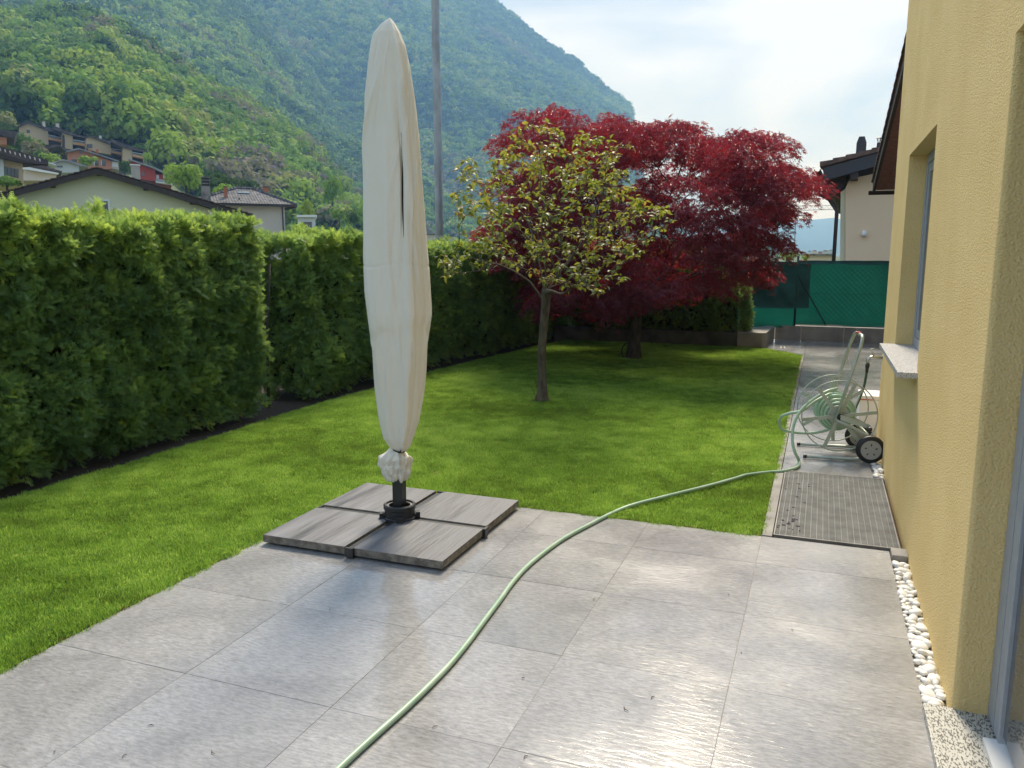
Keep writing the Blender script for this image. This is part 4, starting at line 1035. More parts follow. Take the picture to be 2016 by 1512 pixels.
LT = np.clip(.42+noise_np(LP, 1.8, 5)*.5+rng.normal(0, .2, n)+(LP[:, 2]-1.8)*.08, 0, 1)
lv = [leafmesh('leaf', *pear_leaf(.062, .018), m_pear), leafmesh('leaf', *pear_leaf(.070, .015), m_pear), leafmesh('leaf', *pear_leaf(.052, .019), m_pear)]
near = np.argsort(LP[:, 1]-LS*.4)[:300]; mask = np.zeros(n, bool); mask[near] = True
for i in near:
    o = bpy.data.objects.new('leaf', random.choice(lv)); COL.objects.link(o); o.parent = pear; o.location = LP[i]; o.rotation_euler = LR[i]; o.scale = (LS[i],)*3; o['tint'] = float(LT[i])
scatter('foliage', LP[~mask], LR[~mask], LS[~mask], LT[~mask], lv, parent=pear, kind='stuff')
# root shoots at the foot
sh_ = MB(); lf_pts = []
for k in range(5):
    a = rng.uniform(1.8, 4.2); p0 = Vector((.07*math.cos(a), .07*math.sin(a), 0)); p1 = p0+Vector((math.cos(a)*.06, math.sin(a)*.06, rng.uniform(.1, .26))); sh_.tube([p0, p0.lerp(p1, .5)+Vector((0, 0, .02)), p1], .0025, 4)
    for q in (.4, .6, .8, 1.0): lf_pts.append(list(p0.lerp(p1, q)))
sh_.build('root_shoot', m_twig, pear)
lf_pts = np.array(lf_pts); m_ = len(lf_pts)
scatter('shoot_leaves', lf_pts, np.stack([rng.normal(0, .5, m_), rng.normal(0, .5, m_), rng.uniform(0, 6.28, m_)], 1), rng.uniform(.35, .6, m_), rng.uniform(.4, .7, m_), lv, parent=pear, kind='stuff')

# ---- red maple
MBs = Vector((-2.50, 11.50, 0))
maple = empty('red_maple', tuple(MBs), label='broad red-leaved maple tree with a dark trunk beyond the small fruit tree', cat='tree')
polyM = [(992, 232), (1020, 222), (1045, 203), (1075, 208), (1110, 222), (1135, 250), (1165, 262), (1180, 228), (1215, 226), (1235, 248), (1300, 246), (1325, 232), (1350, 236), (1385, 262), (1440, 264), (1475, 252), (1495, 238), (1525, 262), (1560, 290), (1588, 312), (1590, 345), (1622, 385), (1600, 405), (1612, 450), (1570, 478), (1562, 505), (1525, 530), (1510, 568), (1484, 600), (1440, 606), (1380, 590), (1330, 600), (1260, 618), (1190, 655), (1165, 618), (1120, 600), (1090, 640), (1025, 612), (1050, 570), (1010, 540), (960, 480), (960, 420), (985, 330)]
nodesM = [[Vector((0, 0, 0)), -1]]
for p in ((.0, 0, .12), (.0, 0, .3), (.01, 0, .5), (.02, 0, .65)): nodesM.append([Vector(p), len(nodesM)-1])
fk = len(nodesM)-1
def limbM(frm, pts):
    k = frm
    for p in pts: nodesM.append([Vector(p), k]); k = len(nodesM)-1
    return k
limbM(fk, [(.18, -.05, .85), (.42, -.1, 1.15), (.62, -.1, 1.5), (.85, -.1, 1.85), (1.1, -.1, 2.15), (1.3, -.1, 2.4)])
limbM(fk, [(-.10, .0, .95), (-.25, .05, 1.35), (-.45, .1, 1.75), (-.6, .1, 2.2), (-.8, .1, 2.7), (-1.0, .1, 3.0)])
limbM(fk, [(.05, .1, 1.0), (.12, .15, 1.4), (.25, .2, 1.9), (.45, .2, 2.4), (.6, .2, 2.8)])
limbM(fk-1, [(.25, -.25, .85), (.6, -.5, 1.05), (1.0, -.7, 1.25), (1.4, -.8, 1.4)])
limbM(fk, [(-.25, -.2, .85), (-.6, -.5, 1.05), (-.95, -.7, 1.2), (-1.2, -.8, 1.25)])
limbM(fk, [(.4, .3, 1.0), (.9, .5, 1.3), (1.5, .6, 1.6), (1.9, .5, 1.9)])
# sprays: flattened pads of leaves on the outside of the crown, more inside
pads = []
gc = np.array([.30, -.05, 1.80]); rx, ry, rz_ = 2.6, 1.75, 2.15
tries = 0
while len(pads) < 520 and tries < 320:
    tries += 1
    q = np.column_stack([rng.uniform(-2.3, 2.75, 3000), rng.uniform(-1.75, 1.65, 3000), rng.uniform(.55, 3.5, 3000)])
    W = q+np.array(MBs); px_, py_ = proj_np(W); ok = in_poly(px_, py_-8, polyM) & in_poly(px_, py_+14, polyM)
    e_ = ((q[:, 0]-gc[0])/rx)**2+((q[:, 1]-gc[1])/ry)**2+((q[:, 2]-gc[2])/rz_)**2
    ok &= (noise_np(q, 1.35, 41) > -.22)
    ok &= (e_ < 1.12) & (e_ > .18) & (rng.uniform(size=3000) < .25+.75*e_)
    for p in q[ok][:25]:
        if all(np.sum(((p-pp)*np.array([1, 1, 1.7]))**2) > .205**2 for pp in pads): pads.append(p)
pads = np.array(pads[:520])
tipsM = grow(nodesM, pads-np.array([0, 0, .03]), seg=.16, pen=.15, jit=.05)
def fixm(p, r_, i):
    if i <= fk: return float(np.interp(p.z, [0, .1, .3, .65], [.125, .105, .092, .10]))
    return min(r_, .06)
bigM, smallM, rrM = skeleton_mesh(nodesM, .0042, 2.3, .014, fixm)
bigM.build('trunk', m_barkd, maple, smooth=True); smallM.build('twigs', m_barkd, maple, smooth=True, kind='stuff')
MB().tube(smooth_path([(-.11, -.06, .005), (-.155, -.05, .05), (-.17, -.03, .12), (-.15, .0, .18), (-.11, -.02, .22)]), .007, 6).build('cable', m_gasket, maple, smooth=True)
def maple_leaf(L=.045):
    V = [(0, 0, 0)]; F = []
    lob = [(-2.35, .38), (-1.55, .66), (-.8, .90), (0, 1.0), (.8, .90), (1.55, .66), (2.35, .38)]
    for k, (a, l) in enumerate(lob):
        r1 = l*L; b = .27
        i0 = len(V)
        V += [(math.cos(a-b)*r1*.34, math.sin(a-b)*r1*.34, .0), (math.cos(a)*r1, math.sin(a)*r1, -.28*r1), (math.cos(a+b)*r1*.34, math.sin(a+b)*r1*.34, .0)]
        F.append((0, i0, i0+1)); F.append((0, i0+1, i0+2))
    return V, F
m_maple = material('maple_leaf', (.1, .01, .02), tint_ramp=[(0, (.050, .013, .030)), (.5, (.090, .018, .038)), (.82, (.19, .020, .032)), (1, (.40, .025, .025))], rough=.36, spec=.65, transl=(.95, .035, .028), transl_f=.27)
ml_ = [leafmesh('leaf', *maple_leaf(L), m_maple) for L in (.058, .050, .064)]
for m__ in ml_: m__.polygons.foreach_set('use_smooth', [False]*len(m__.polygons))
LP = []; LD = []
for p in pads:
    out_d = Vector((p[0]-gc[0], p[1]-gc[1], 0)); out_d = out_d.normalized() if out_d.length > .01 else Vector((1, 0, 0))
    R_ = rng.uniform(.20, .34); nl = int(120*(R_/.26)**2)
    for _ in range(nl):
        a = rng.uniform(0, 2*math.pi); q = math.sqrt(rng.uniform())*R_
        x, y = q*math.cos(a), q*math.sin(a); z = .12*(1-(q/R_)**2)-.03+rng.normal(0, .030)-.10*max(0, (x*out_d.x+y*out_d.y))/R_
        LP.append((p[0]+x, p[1]+y, p[2]+z)); LD.append((x*2.2+out_d.x*.4, y*2.2+out_d.y*.4, 0))
LP = np.array(LP); LD = np.array(LD); n = len(LP)
LR = []
for i in range(n):
    x_ = Vector((LD[i][0]+rng.normal(0, .35), LD[i][1]+rng.normal(0, .35), -.35+rng.normal(0, .3))).normalized()
    z_ = Vector((rng.normal(0, .35), rng.normal(0, .35), 1)); y_ = z_.cross(x_).normalized(); z_ = x_.cross(y_)
    LR.append(list(Matrix((x_, y_, z_)).transposed().to_euler()))
LR = np.array(LR); LS = rng.uniform(.75, 1.3, n)
top_ = np.array(proj_np(LP+np.array(MBs)))
LT = np.clip(.36+noise_np(LP, 1.6, 15)*.4+rng.normal(0, .16, n)+.10*(LP[:, 2]-2.2), 0, 1)
near = np.argsort(LP[:, 1]+rng.uniform(0, .25, n))[:300]; mask = np.zeros(n, bool); mask[near] = True
for i in near:
    o = bpy.data.objects.new('leaf', random.choice(ml_)); COL.objects.link(o); o.parent = maple; o.location = LP[i]; o.rotation_euler = LR[i]; o.scale = (LS[i],)*3; o['tint'] = float(LT[i])
scatter('foliage', LP[~mask], LR[~mask], LS[~mask], LT[~mask], ml_, parent=maple, kind='stuff')
print('leaves maple', n)

# a few dry leaves and petals lying in the grass
fl_ = sample_poly(LAWN, 130); fl_ = fl_[fl_[:, 1] > 1.5]; m_ = len(fl_)
scatter('fallen_leaves', np.column_stack([fl_, np.full(m_, .016)]), np.stack([rng.normal(0, .35, m_), rng.normal(0, .35, m_), rng.uniform(0, 6.28, m_)], 1), rng.uniform(.15, .42, m_), rng.uniform(.75, 1.0, m_), lv, kind='stuff')
# small debris on the wet tiles
tw = [(856, 1431, .02), (1233, 1395, .035), (1285, 1373, .02), (297, 1428, .02), (245, 1488, .02), (420, 1480, .025), (1170, 1180, .02), (1435, 1170, .012), (1030, 1335, .015), (1460, 1285, .01), (650, 1200, .012), (1035, 1490, .02), (108, 1480, .012), (1560, 1240, .01)]
for k, (px_, py_, L) in enumerate(tw):
    p = G(px_, py_, .0035); a = rng.uniform(0, 3.1); d = Vector((math.cos(a), math.sin(a), 0))*L*.5
    MB().tube([p-d, p+Vector((-d.y, d.x, 0))*.4+Vector((0, 0, .001)), p+d], [.0008, .0016, .0008], 5).build('fallen_twig', m_twig, label='tiny brown twig or catkin lying on the wet patio tiles', cat='twig', group='plant bits fallen on the wet patio tiles')

# ================================================================== HILLS AND FOREST
def hill(name, sky_pts, D0, D1, z0, p, cols, rows=34, amp=0.0, nsc=.01, mat_=None, floor=-2.0, D1f=None, zs=None):
    z00 = z0
    sx, sy = zip(*sky_pts); grid = np.zeros((len(cols), rows+3, 3))
    for i, px_ in enumerate(cols):
        d = ray(px_, 500); dl = math.hypot(d.x, d.y); dx, dy = d.x/dl, d.y/dl
        py_ = float(np.interp(px_, sx, sy)); DD = D1f(px_) if D1f else D1
        z1 = Wd(px_, py_, DD).z
        if zs: z0 = -.6+(z00+.6)*zs(px_)
        for j in range(rows+3):
            if j <= rows:
                t_ = j/rows; D = D0+(DD-D0)*t_; z = z0+(z1-z0)*t_**p
                w = math.sin(math.pi*min(1, t_))**.7 if t_ < 1 else 0
                nz_ = fbm(dx*D*nsc, dy*D*nsc, 3.3, 4)
                z += -amp*abs(nz_)*w*2 + amp*.5*w*nz_
            else:
                k = j-rows; D = DD*(1+.12*k); z = z1*(1-.45*k)-2
            grid[i, j] = (dx*D, dy*D, max(z, floor))
    n, m = grid.shape[:2]; idx = np.arange(n*m).reshape(n, m)
    F = np.stack([idx[:-1, :-1], idx[1:, :-1], idx[1:, 1:], idx[:-1, 1:]], -1).reshape(-1, 4)
    obj(name, np_mesh(name, grid.reshape(-1, 3), F, mat_ or m_hill, True), kind='structure')
    return grid
def sample_grid(G_, n, rows_max=None, keep=None):
    g = G_[:, :(rows_max or G_.shape[1]-2)]
    a = g[:-1, :-1]; b = g[1:, :-1]; c = g[1:, 1:]; d = g[:-1, 1:]
    ar = np.linalg.norm(np.cross(b-a, d-a), axis=-1); pr = ar.ravel()/ar.sum()
    k = rng.choice(len(pr), n, p=pr); i, j = np.unravel_index(k, ar.shape); u, v = rng.uniform(size=(2, n, 1))
    P = a[i, j]*(1-u)*(1-v)+b[i, j]*u*(1-v)+c[i, j]*u*v+d[i, j]*(1-u)*v
    return P
def crown_mesh(name, seed, ncards, size, mat, H=1.15, flat=1.0, nb=9):
    g = np.random.default_rng(seed)
    bl = [(g.normal(0, .42), g.normal(0, .42), H*(.35+.75*g.uniform()), g.uniform(.38, .60)) for _ in range(nb)]+[(0, 0, H, .62), (0, 0, H*.55, .7)]
    V = []; F = []
    for _ in range(ncards):
        bx, by, bz, br = bl[g.integers(len(bl))]; n_ = g.normal(size=3); n_[2] = abs(n_[2])*1.1-.35; n_ /= np.linalg.norm(n_)
        c = np.array([bx, by, bz])+n_*br*g.uniform(.75, 1.05)*np.array([1, 1, flat]); nn_ = n_+g.normal(0, .28, 3); nn_ /= np.linalg.norm(nn_)
        a = np.cross(nn_, g.normal(size=3)); a /= np.linalg.norm(a); b = np.cross(nn_, a); s1, s2 = size*g.uniform(.5, 1.3), size*g.uniform(.5, 1.3)
        k = len(V); V += [c-a*s1-b*s2*.4, c+a*s1*.3-b*s2, c+a*s1+b*s2*.5, c-a*s1*.2+b*s2]; F.append((k, k+1, k+2, k+3))
    return np_mesh(name, np.array(V), np.array(F), mat)
forest_ramp = [(0, (.035, .070, .030)), (.25, (.075, .145, .040)), (.5, (.140, .245, .048)), (.72, (.24, .36, .058)), (.84, (.32, .39, .08)), (.92, (.22, .20, .11)), (1, (.18, .15, .14))]
m_forest = material('forest_leaves', (.05, .1, .02), tint_ramp=forest_ramp, rough=.8, spec=.1, transl=(.20, .30, .04), transl_f=.22)
crowns = [crown_mesh('forest_crown', s, 420, .12, m_forest, H=1.0+.35*(s % 3)) for s in range(6)]
crowns_far = [crown_mesh('forest_crown_far', 20+s, 80, .24, m_forest, H=1.05) for s in range(4)]
cols1 = list(np.linspace(-420, 800, 84))
skyA = [(-420, 130), (-100, 95), (0, 80), (70, 66), (156, 59), (222, 66), (260, 90), (312, 115), (365, 156), (417, 191), (486, 222), (538, 252), (597, 290), (640, 345), (690, 420), (730, 470), (800, 500)]
def vs_(px_): return float(np.interp(px_, [-400, 300, 420, 560, 800], [1, 1, .55, .22, .05]))
prof_d = [30, 64, 92, 112, 135, 156, 166, 172]; prof_z = [-.6, 2.0, 5.0, 8.0, 11.5, 15.0, 17.0, 19.0]
gv = np.zeros((len(cols1), len(prof_d), 3))
for i, px_ in enumerate(cols1):
    d = ray(px_, 500); dl = math.hypot(d.x, d.y)
    for j, (D, z) in enumerate(zip(prof_d, prof_z)): gv[i, j] = (d.x/dl*D, d.y/dl*D, -.6+(z+.6)*vs_(px_)-(.3 if j == 0 else 0))
n, m = gv.shape[:2]; idx = np.arange(n*m).reshape(n, m)
obj('village_slope', np_mesh('village_slope', gv.reshape(-1, 3), np.stack([idx[:-1, :-1], idx[1:, :-1], idx[1:, 1:], idx[:-1, 1:]], -1).reshape(-1, 4), m_ground, True), kind='structure')
H1 = hill('village_hill', skyA, 172, 380, 19.0, 1.0, cols1, amp=7, nsc=.012, zs=vs_)
skyB = [(-500, -520), (0, -330), (300, -160), (510, 4), (541, 42), (555, 69), (590, 108), (625, 146), (642, 172), (670, 198), (700, 218), (760, 262), (835, 310), (900, 372), (960, 420), (1050, 462), (1200, 490), (1260, 500)]
H2 = hill('wooded_ridge', skyB, 300, 1000, -1, 1.1, list(np.linspace(-420, 1250, 130)), rows=46, amp=34, nsc=.0042)
skyC = [(300, -380), (600, -260), (800, -130), (970, 0), (1002, 27), (1048, 68), (1080, 92), (1110, 106), (1140, 128), (1146, 140), (1175, 165), (1200, 184), (1220, 196), (1232, 208), (1238, 232), (1242, 290), (1252, 330), (1275, 390), (1310, 440), (1360, 480), (1500, 498)]
H3 = hill('rocky_mountain', skyC, 620, 1750, -1, 1.08, list(np.linspace(320, 1220, 100))+list(np.linspace(1224, 1500, 36)), rows=50, amp=60, nsc=.0024, mat_=m_rock)
skyD = [(900, 478), (1300, 455), (1500, 437), (1590, 433), (1645, 428), (1690, 438), (1900, 452), (2400, 470), (2700, 476)]
hill('distant_hill', skyD, 3000, 4600, -1, 1.0, list(np.linspace(900, 2700, 50)), rows=10, amp=20, nsc=.001)

def forest(name, Gd, n, smin, smax, protos, keep, tintf, sink=.15):
    P = sample_grid(Gd, n); px_, py_ = proj_np(P); k = keep(P, px_, py_); P = P[k]; px_, py_ = px_[k], py_[k]
    m = len(P); S = rng.uniform(smin, smax, m); T = np.clip(tintf(P, px_, py_), 0, 1)
    P[:, 2] -= S*sink
    scatter(name, P, np.stack([rng.normal(0, .08, m), rng.normal(0, .08, m), rng.uniform(0, 6.28, m)], 1), S, T, protos, kind='stuff'); return m
def cluster_tint(P, px_, py_, sc, seed, base=.42, bare=.10):
    n = len(P); v = base+noise_np(P, sc, seed)*.40+noise_np(P, sc*3.4, seed+9)*.20+rng.normal(0, .21, n)
    v = np.clip(v, 0, .86); b = (noise_np(P, sc*1.3, seed+50)+rng.normal(0, .14, n)) > (.52-bare)
    return np.where(b, rng.uniform(.86, 1, n), v)
GRASS_SLOPE = [(612, 385), (640, 392), (668, 400), (690, 425), (700, 450), (600, 450), (596, 420)]
VILL = [(0, 200), (60, 205), (130, 240), (290, 290), (350, 320), (350, 400), (0, 400), (-300, 400), (-300, 180)]
n1_ = forest('near_forest', H1, 5600, 2.8, 5.4, crowns, lambda P, x, y: ~in_poly(x, y, GRASS_SLOPE) & ((x > 330) | (np.hypot(P[:, 0], P[:, 1]) > 186)), lambda P, x, y: cluster_tint(P, x, y, .03, 2, .56, .09)+.10*np.clip((x-300)/300, -1, 1))
n2_ = forest('ridge_forest', H2, 20000, 3.2, 6.2, crowns_far, lambda P, x, y: (x > -150) & (y > -160) & (y < 520), lambda P, x, y: cluster_tint(P, x, y, .008, 12, .36, .04)+.12*np.clip((y-150)/250, -1, 1))
n3_ = forest('mountain_forest', H3, 34000, 3.8, 6.6, crowns_far, lambda P, x, y: (x > 380) & (y > -120) & (y < 520) , lambda P, x, y: cluster_tint(P, x, y, .005, 22, .40, .0))
print('forest', n1_, n2_, n3_)

# ------------------------------------------------------------------ single trees of the village
def village_tree(name, label, px_, pyt, pyb, wpx, D, tint, seed, n=900, size=.11, flat=1.0):
    top = Wd(px_, pyt, D); base = Wd(px_, pyb, D); R = wpx/2/F_PX*D*1.02; Hh = top.z-base.z
    root = empty(name, tuple(base), label=label, cat='tree')
    me = crown_mesh('crown', seed, n, size, m_forest, H=1.0, flat=flat, nb=14)
    V = np.zeros(len(me.vertices)*3, np.float32); me.vertices.foreach_get('co', V); V = V.reshape(-1, 3)
    lo, hi = V[:, 2].min(), V[:, 2].max(); V[:, 2] = (V[:, 2]-lo)/(hi-lo)*Hh*.88+Hh*.12; V[:, :2] *= R/np.percentile(np.abs(V[:, 0]), 97)
    if name == 'conical_tree': V[:, :2] *= (1.25-.95*(V[:, 2:3]/Hh))
    me.vertices.foreach_set('co', V.ravel()); me.update()
    c = obj('crown', me, root); c['tint'] = tint
    MB().tube([(0, 0, -1), (0, 0, Hh*.3), (R*.05, 0, Hh*.7)], [R*.09, R*.07, R*.03], 6).build('trunk', m_barkd, root)
    return root
village_tree('broadleaf_tree', 'bright green rounded tree between the red house and the grey banded chimney', 368, 316, 385, 56, 85, .74, 101, 1500, .09)
village_tree('dark_pine', 'spreading dark evergreen behind the hip-roofed house, left part', 440, 340, 392, 60, 105, .06, 102, 1300, .09, .6)
village_tree('dark_pine', 'dark evergreen behind the hip-roofed house, right part above the roof ridge', 487, 352, 392, 44, 105, .03, 103, 1100, .09, .6)
village_tree('broadleaf_tree', 'small bright green dome tree behind the small brick chimney', 440, 359, 400, 34, 88, .70, 104)
village_tree('conical_tree', 'pale yellow-green pointed tree at the right end of the hip roof', 607, 385, 440, 30, 85, .80, 105)
village_tree('broadleaf_tree', 'pale small round tree on the grassy slope', 668, 405, 440, 26, 130, .60, 106, 700)
village_tree('dark_pine', 'small dark conifer at the foot of the grassy slope above the hedge', 697, 410, 450, 24, 120, .08, 107, 700)
village_tree('broadleaf_tree', 'light tree with bare lower trunk on the grassy slope', 655, 340, 412, 44, 150, .55, 108, 700)
village_tree('broadleaf_tree', 'leafy green tree in front of the salmon house', 168, 305, 335, 30, 118, .70, 109, 800)
village_tree('dark_pine', 'dark rounded evergreen above the terraced houses at the edge of the forest', 55, 202, 245, 42, 190, .08, 110, 900)
village_tree('conical_tree', 'tall bright green tree rising behind the terraced houses', 132, 196, 262, 32, 190, .72, 111, 900)
village_tree('broadleaf_tree', 'orange-leaved shrubby tree beside the yellow building', 8, 220, 262, 40, 172, .90, 112, 600)
village_tree('broadleaf_tree', 'green and brown shrub clump below the first terraced house', 48, 258, 312, 44, 130, .30, 113, 900)
village_tree('broadleaf_tree', 'brown flowering shrub clump beside the carport', 70, 275, 322, 40, 128, .93, 114, 700)
village_tree('broadleaf_tree', 'grey-green shrub on the bank in front of the carport', 84, 292, 330, 34, 126, .22, 115, 700)
village_tree('broadleaf_tree', 'yellow-green shrub below the carport posts', 108, 300, 332, 36, 124, .76, 116, 700)
village_tree('broadleaf_tree', 'rounded hedge shrub under the dark window of the house at the frame edge', 14, 345, 372, 46, 62, .45, 117, 1100)
village_tree('dark_pine', 'dark shrub between the salmon house and the red house', 246, 312, 345, 24, 122, .10, 118, 600)
village_tree('broadleaf_tree', 'bright shrub at the right end of the terraced houses', 292, 296, 325, 22, 150, .66, 119, 500)

# ================================================================== VILLAGE HOUSES
m_cream = material('cream_render', (.66, .635, .47), (.70, .67, .50), nscale=.6, rough=.9, world_co=True)
m_tan = material('tan_render', (.50, .37, .22), (.56, .42, .26), nscale=.3, rough=.9, world_co=True)
m_orange = material('orange_band', (.55, .29, .13), rough=.9)
m_salmon = material('salmon_render', (.56, .24, .15), (.60, .28, .18), nscale=.4, rough=.9, world_co=True)
m_red = material('red_render', (.42, .055, .04), (.48, .08, .055), nscale=.4, rough=.9, world_co=True)
m_pink = material('pinkish_render', (.64, .54, .47), (.68, .59, .52), nscale=.5, rough=.9, world_co=True)
m_pale = material('pale_render', (.58, .59, .60), (.64, .65, .66), nscale=.5, rough=.9, world_co=True)
m_beige = material('beige_render', (.78, .60, .41), (.80, .64, .45), nscale=.5, rough=.9, world_co=True, bump=.3, bscale=60)
m_dkwood = m_wood
m_rooftile_far = material('old_brown_tile', (.055, .04, .038), (.12, .09, .085), nscale=1.2, rough=.8, world_co=True)
m_brick = material('orange_brick', (.34, .11, .05), (.42, .16, .08), nscale=9, rough=.9, world_co=True)
m_greyroof = material('grey_sheet_roof', (.22, .22, .23), (.30, .30, .31), nscale=2, rough=.5, world_co=True)
m_window = material('dark_window', (.02, .022, .026), rough=.08, spec=.9)
m_chim = material('weathered_concrete', (.13, .12, .105), (.28, .26, .23), nscale=2.5, rough=.9, world_co=True, ramp=(.4, .6))
class Frame:
    def __init__(s, name, label, px0, D, zg, rot=0.0, cat='house'):
        d = ray(px0, 500); L = math.hypot(d.x, d.y); d0 = Vector((d.x/L, d.y/L, 0))
        s.a = math.atan2(-d0.x, d0.y)+rot; s.o = Vector((d0.x*D, d0.y*D, zg)); s.zg = zg
        s.r = Vector((math.cos(s.a), math.sin(s.a), 0)); s.n = Vector((-math.sin(s.a), math.cos(s.a), 0))
        s.root = empty(name, tuple(s.o), s.a, label=label, cat=cat)
    def uz(s, px, py, v=0.0):
        d = ray(px, py); c = Vector((0, 0, CAM_H))
        t_ = ((s.o+s.n*v-c).dot(s.n)-0*1)/d.dot(s.n)
        t_ = (Vector((s.o.x, s.o.y, 0)).dot(s.n)+v)/d.dot(s.n)
        p = c+d*t_; q = p-s.o
        return (q.dot(s.r), p.z-s.zg)
    def P(s, pts, v): return [s.uz(a, b, v) for a, b in pts]
    def part(s, name, pts, v0, v1, mat, parent=None, **kw):
        return MB().prism(s.P(pts, v0), v0, v1, 'y').build(name, mat, parent or s.root, **kw)
Z2 = lambda *pts: [(x/5.76, 180+y/5.76) for x, y in pts]

# cream gabled house behind the hedge
f = Frame('gabled_house', 'cream gabled house with dark timber verge right behind the left hedge', 190, 42, 0.0)
ap, le, ri = f.uz(190, 331), f.uz(-118, 414), f.uz(498, 424)
wl = [f.uz(-95, 411), f.uz(190, 338), f.uz(478, 426)]
MB().prism([(wl[0][0], -1), (wl[2][0], -1), (wl[2][0], wl[2][1]-.1), wl[1], (wl[0][0], wl[0][1])], .55, 12, 'y').build('wall', m_cream, f.root)
def gable_roof(f, le, ap, ri, v0, v1, th, mat):
    MB().prism([le, ap, ri, (ri[0], ri[1]-th), (ap[0], ap[1]-th*1.05), (le[0], le[1]-th)], v0, v1, 'y').build('roof', mat, f.root)
gable_roof(f, le, ap, ri, -.02, 12.6, .20, m_rooftile_far)
for a, b in ((le, ap), (ap, ri)):
    MB().prism([(a[0], a[1]-.02), (b[0], b[1]-.02), (b[0], b[1]-.27), (a[0], a[1]-.27)], -.08, -.025, 'y').build('verge_board', m_dkwood, f.root)
    n = 26; th = math.atan2(b[1]-a[1], b[0]-a[0])
    for k in range(n):
        t0 = k/n; x = a[0]+(b[0]-a[0])*t0; z = a[1]+(b[1]-a[1])*t0; L = math.dist(a, b)/n
        up_ = 1 if b[1] > a[1] else -1
        c0 = .055 if up_ > 0 else .015; c1 = .015 if up_ > 0 else .055
        p0 = (x, z+c0-.01); p1 = (x+math.cos(th)*L*1.02, z+math.sin(th)*L*1.02+c1-.01)
        MB().prism([(p0[0], p0[1]), (p1[0], p1[1]), (p1[0], p1[1]+.04), (p0[0], p0[1]+.04)], -.13, .5, 'y').build('tile', m_rooft, f.root)
for px_, py_ in ((195, 337), (103, 361), (288, 367), (380, 395), (458, 418)):
    u, z = f.uz(px_, py_); MB().box(u-.10, u+.10, -.0, .56, z-.16, z+.10).build('purlin_end', m_dkwood, f.root)
wfr = MB(); a = f.uz(186, 391, .55); b = f.uz(218, 425, .55)
wfr.box(a[0], b[0], .50, .549, a[1]-.10, a[1]).box(a[0], a[0]+.10, .50, .549, b[1], a[1]-.101).box(b[0]-.08, b[0], .50, .549, b[1], a[1]-.101)
wn = wfr.build('window', m_white, f.root)
MB().box(a[0]+.101, b[0]-.081, .535, .548, b[1], a[1]-.101).build('pane', m_window, wn)
def chimney(f, px0, px1, pyt, pyb, v, mat, caps=0, capmat=None, **kw):
    a = f.uz(px0, pyt, v); b = f.uz(px1, pyb, v); w = b[0]-a[0]; zt = a[1]; zb = b[1]-.6
    c = MB().box(a[0]+w*.08, b[0]-w*.08, v, v+w*.8, zb, zt-.0-(.12*w if not caps else caps*.34*w)).build('chimney', mat, f.root, **kw)
    if caps:
        for k in range(caps):
            z = zt-k*.34*w
            MB().prism([(a[0], z-.14*w), (b[0], z-.14*w), (b[0]-w*.06, z-.04*w), (b[0]-w*.3, z), (a[0]+w*.3, z), (a[0]+w*.06, z-.04*w)], v-w*.05, v+w*.85, 'y').build('chimney_cap', capmat or mat, c)
            MB().box(a[0]+w*.12, b[0]-w*.12, v+w*.04, v+w*.76, z-.342*w, z-.142*w).build('flue_gap', m_gasket, c)
    else:
        MB().box(a[0], b[0], v-w*.08, v+w*.88, zt-.118*w, zt).build('chimney_cap', capmat or mat, c)
    return c
chimney(f, 256, 278, 323, 349, 4.5, material('sheet_metal_flue', (.36, .34, .28), (.42, .40, .34), nscale=2, rough=.5, world_co=True), capmat=m_white, label='pale sheet-clad box chimney')
chimney(f, 395, 416, 347, 388, 6.5, m_chim, caps=3, label='concrete chimney with stacked cap slabs')

# hip-roofed house
f = Frame('hip_roofed_house', 'pale house with a hipped grey tile roof and brick chimneys beyond the cream gable', 480, 74, 0.0, rot=.12)
m_hip = bpy.data.materials.new('grey_pantile'); m_hip.use_nodes = True; t = m_hip.node_tree; p = t.nodes['Principled BSDF']; p.inputs['Roughness'].default_value = .9; p.inputs['Specular IOR Level'].default_value = .2
tcn = N(t, 'ShaderNodeTexCoord'); wv = N(t, 'ShaderNodeTexWave', wave_type='BANDS', bands_direction='X'); wv.inputs['Scale'].default_value = 1.3; t.links.new(tcn.outputs['Object'], wv.inputs['Vector'])
br = N(t, 'ShaderNodeTexWave', wave_type='BANDS', bands_direction='Z'); br.inputs['Scale'].default_value = 2.6; t.links.new(tcn.outputs['Object'], br.inputs['Vector'])
mm = N(t, 'ShaderNodeMath', operation='MULTIPLY'); t.links.new(wv.outputs['Fac'], mm.inputs[0]); t.links.new(br.outputs['Fac'], mm.inputs[1])
nz2 = N(t, 'ShaderNodeTexNoise'); nz2.inputs['Scale'].default_value = 2.2; t.links.new(tcn.outputs['Object'], nz2.inputs['Vector'])
cr = N(t, 'ShaderNodeValToRGB'); e = cr.color_ramp.elements; e[0].color = (.10, .095, .095, 1); e[1].color = (.24, .23, .225, 1); e[0].position = .3; e[1].position = .7
t.links.new(nz2.outputs['Fac'], cr.inputs[0]); t.links.new(cr.outputs[0], p.inputs['Base Color'])
b_ = N(t, 'ShaderNodeBump'); b_.inputs['Strength'].default_value = 1; b_.inputs['Distance'].default_value = .12; t.links.new(mm.outputs[0], b_.inputs['Height']); t.links.new(b_.outputs[0], p.inputs['Normal'])
el, er, apx = f.uz(368, 398), f.uz(583, 403), f.uz(481, 371, 4.5); zE = (el[1]+er[1])/2
dpt = 9.0; u0, u1 = el[0], er[0]
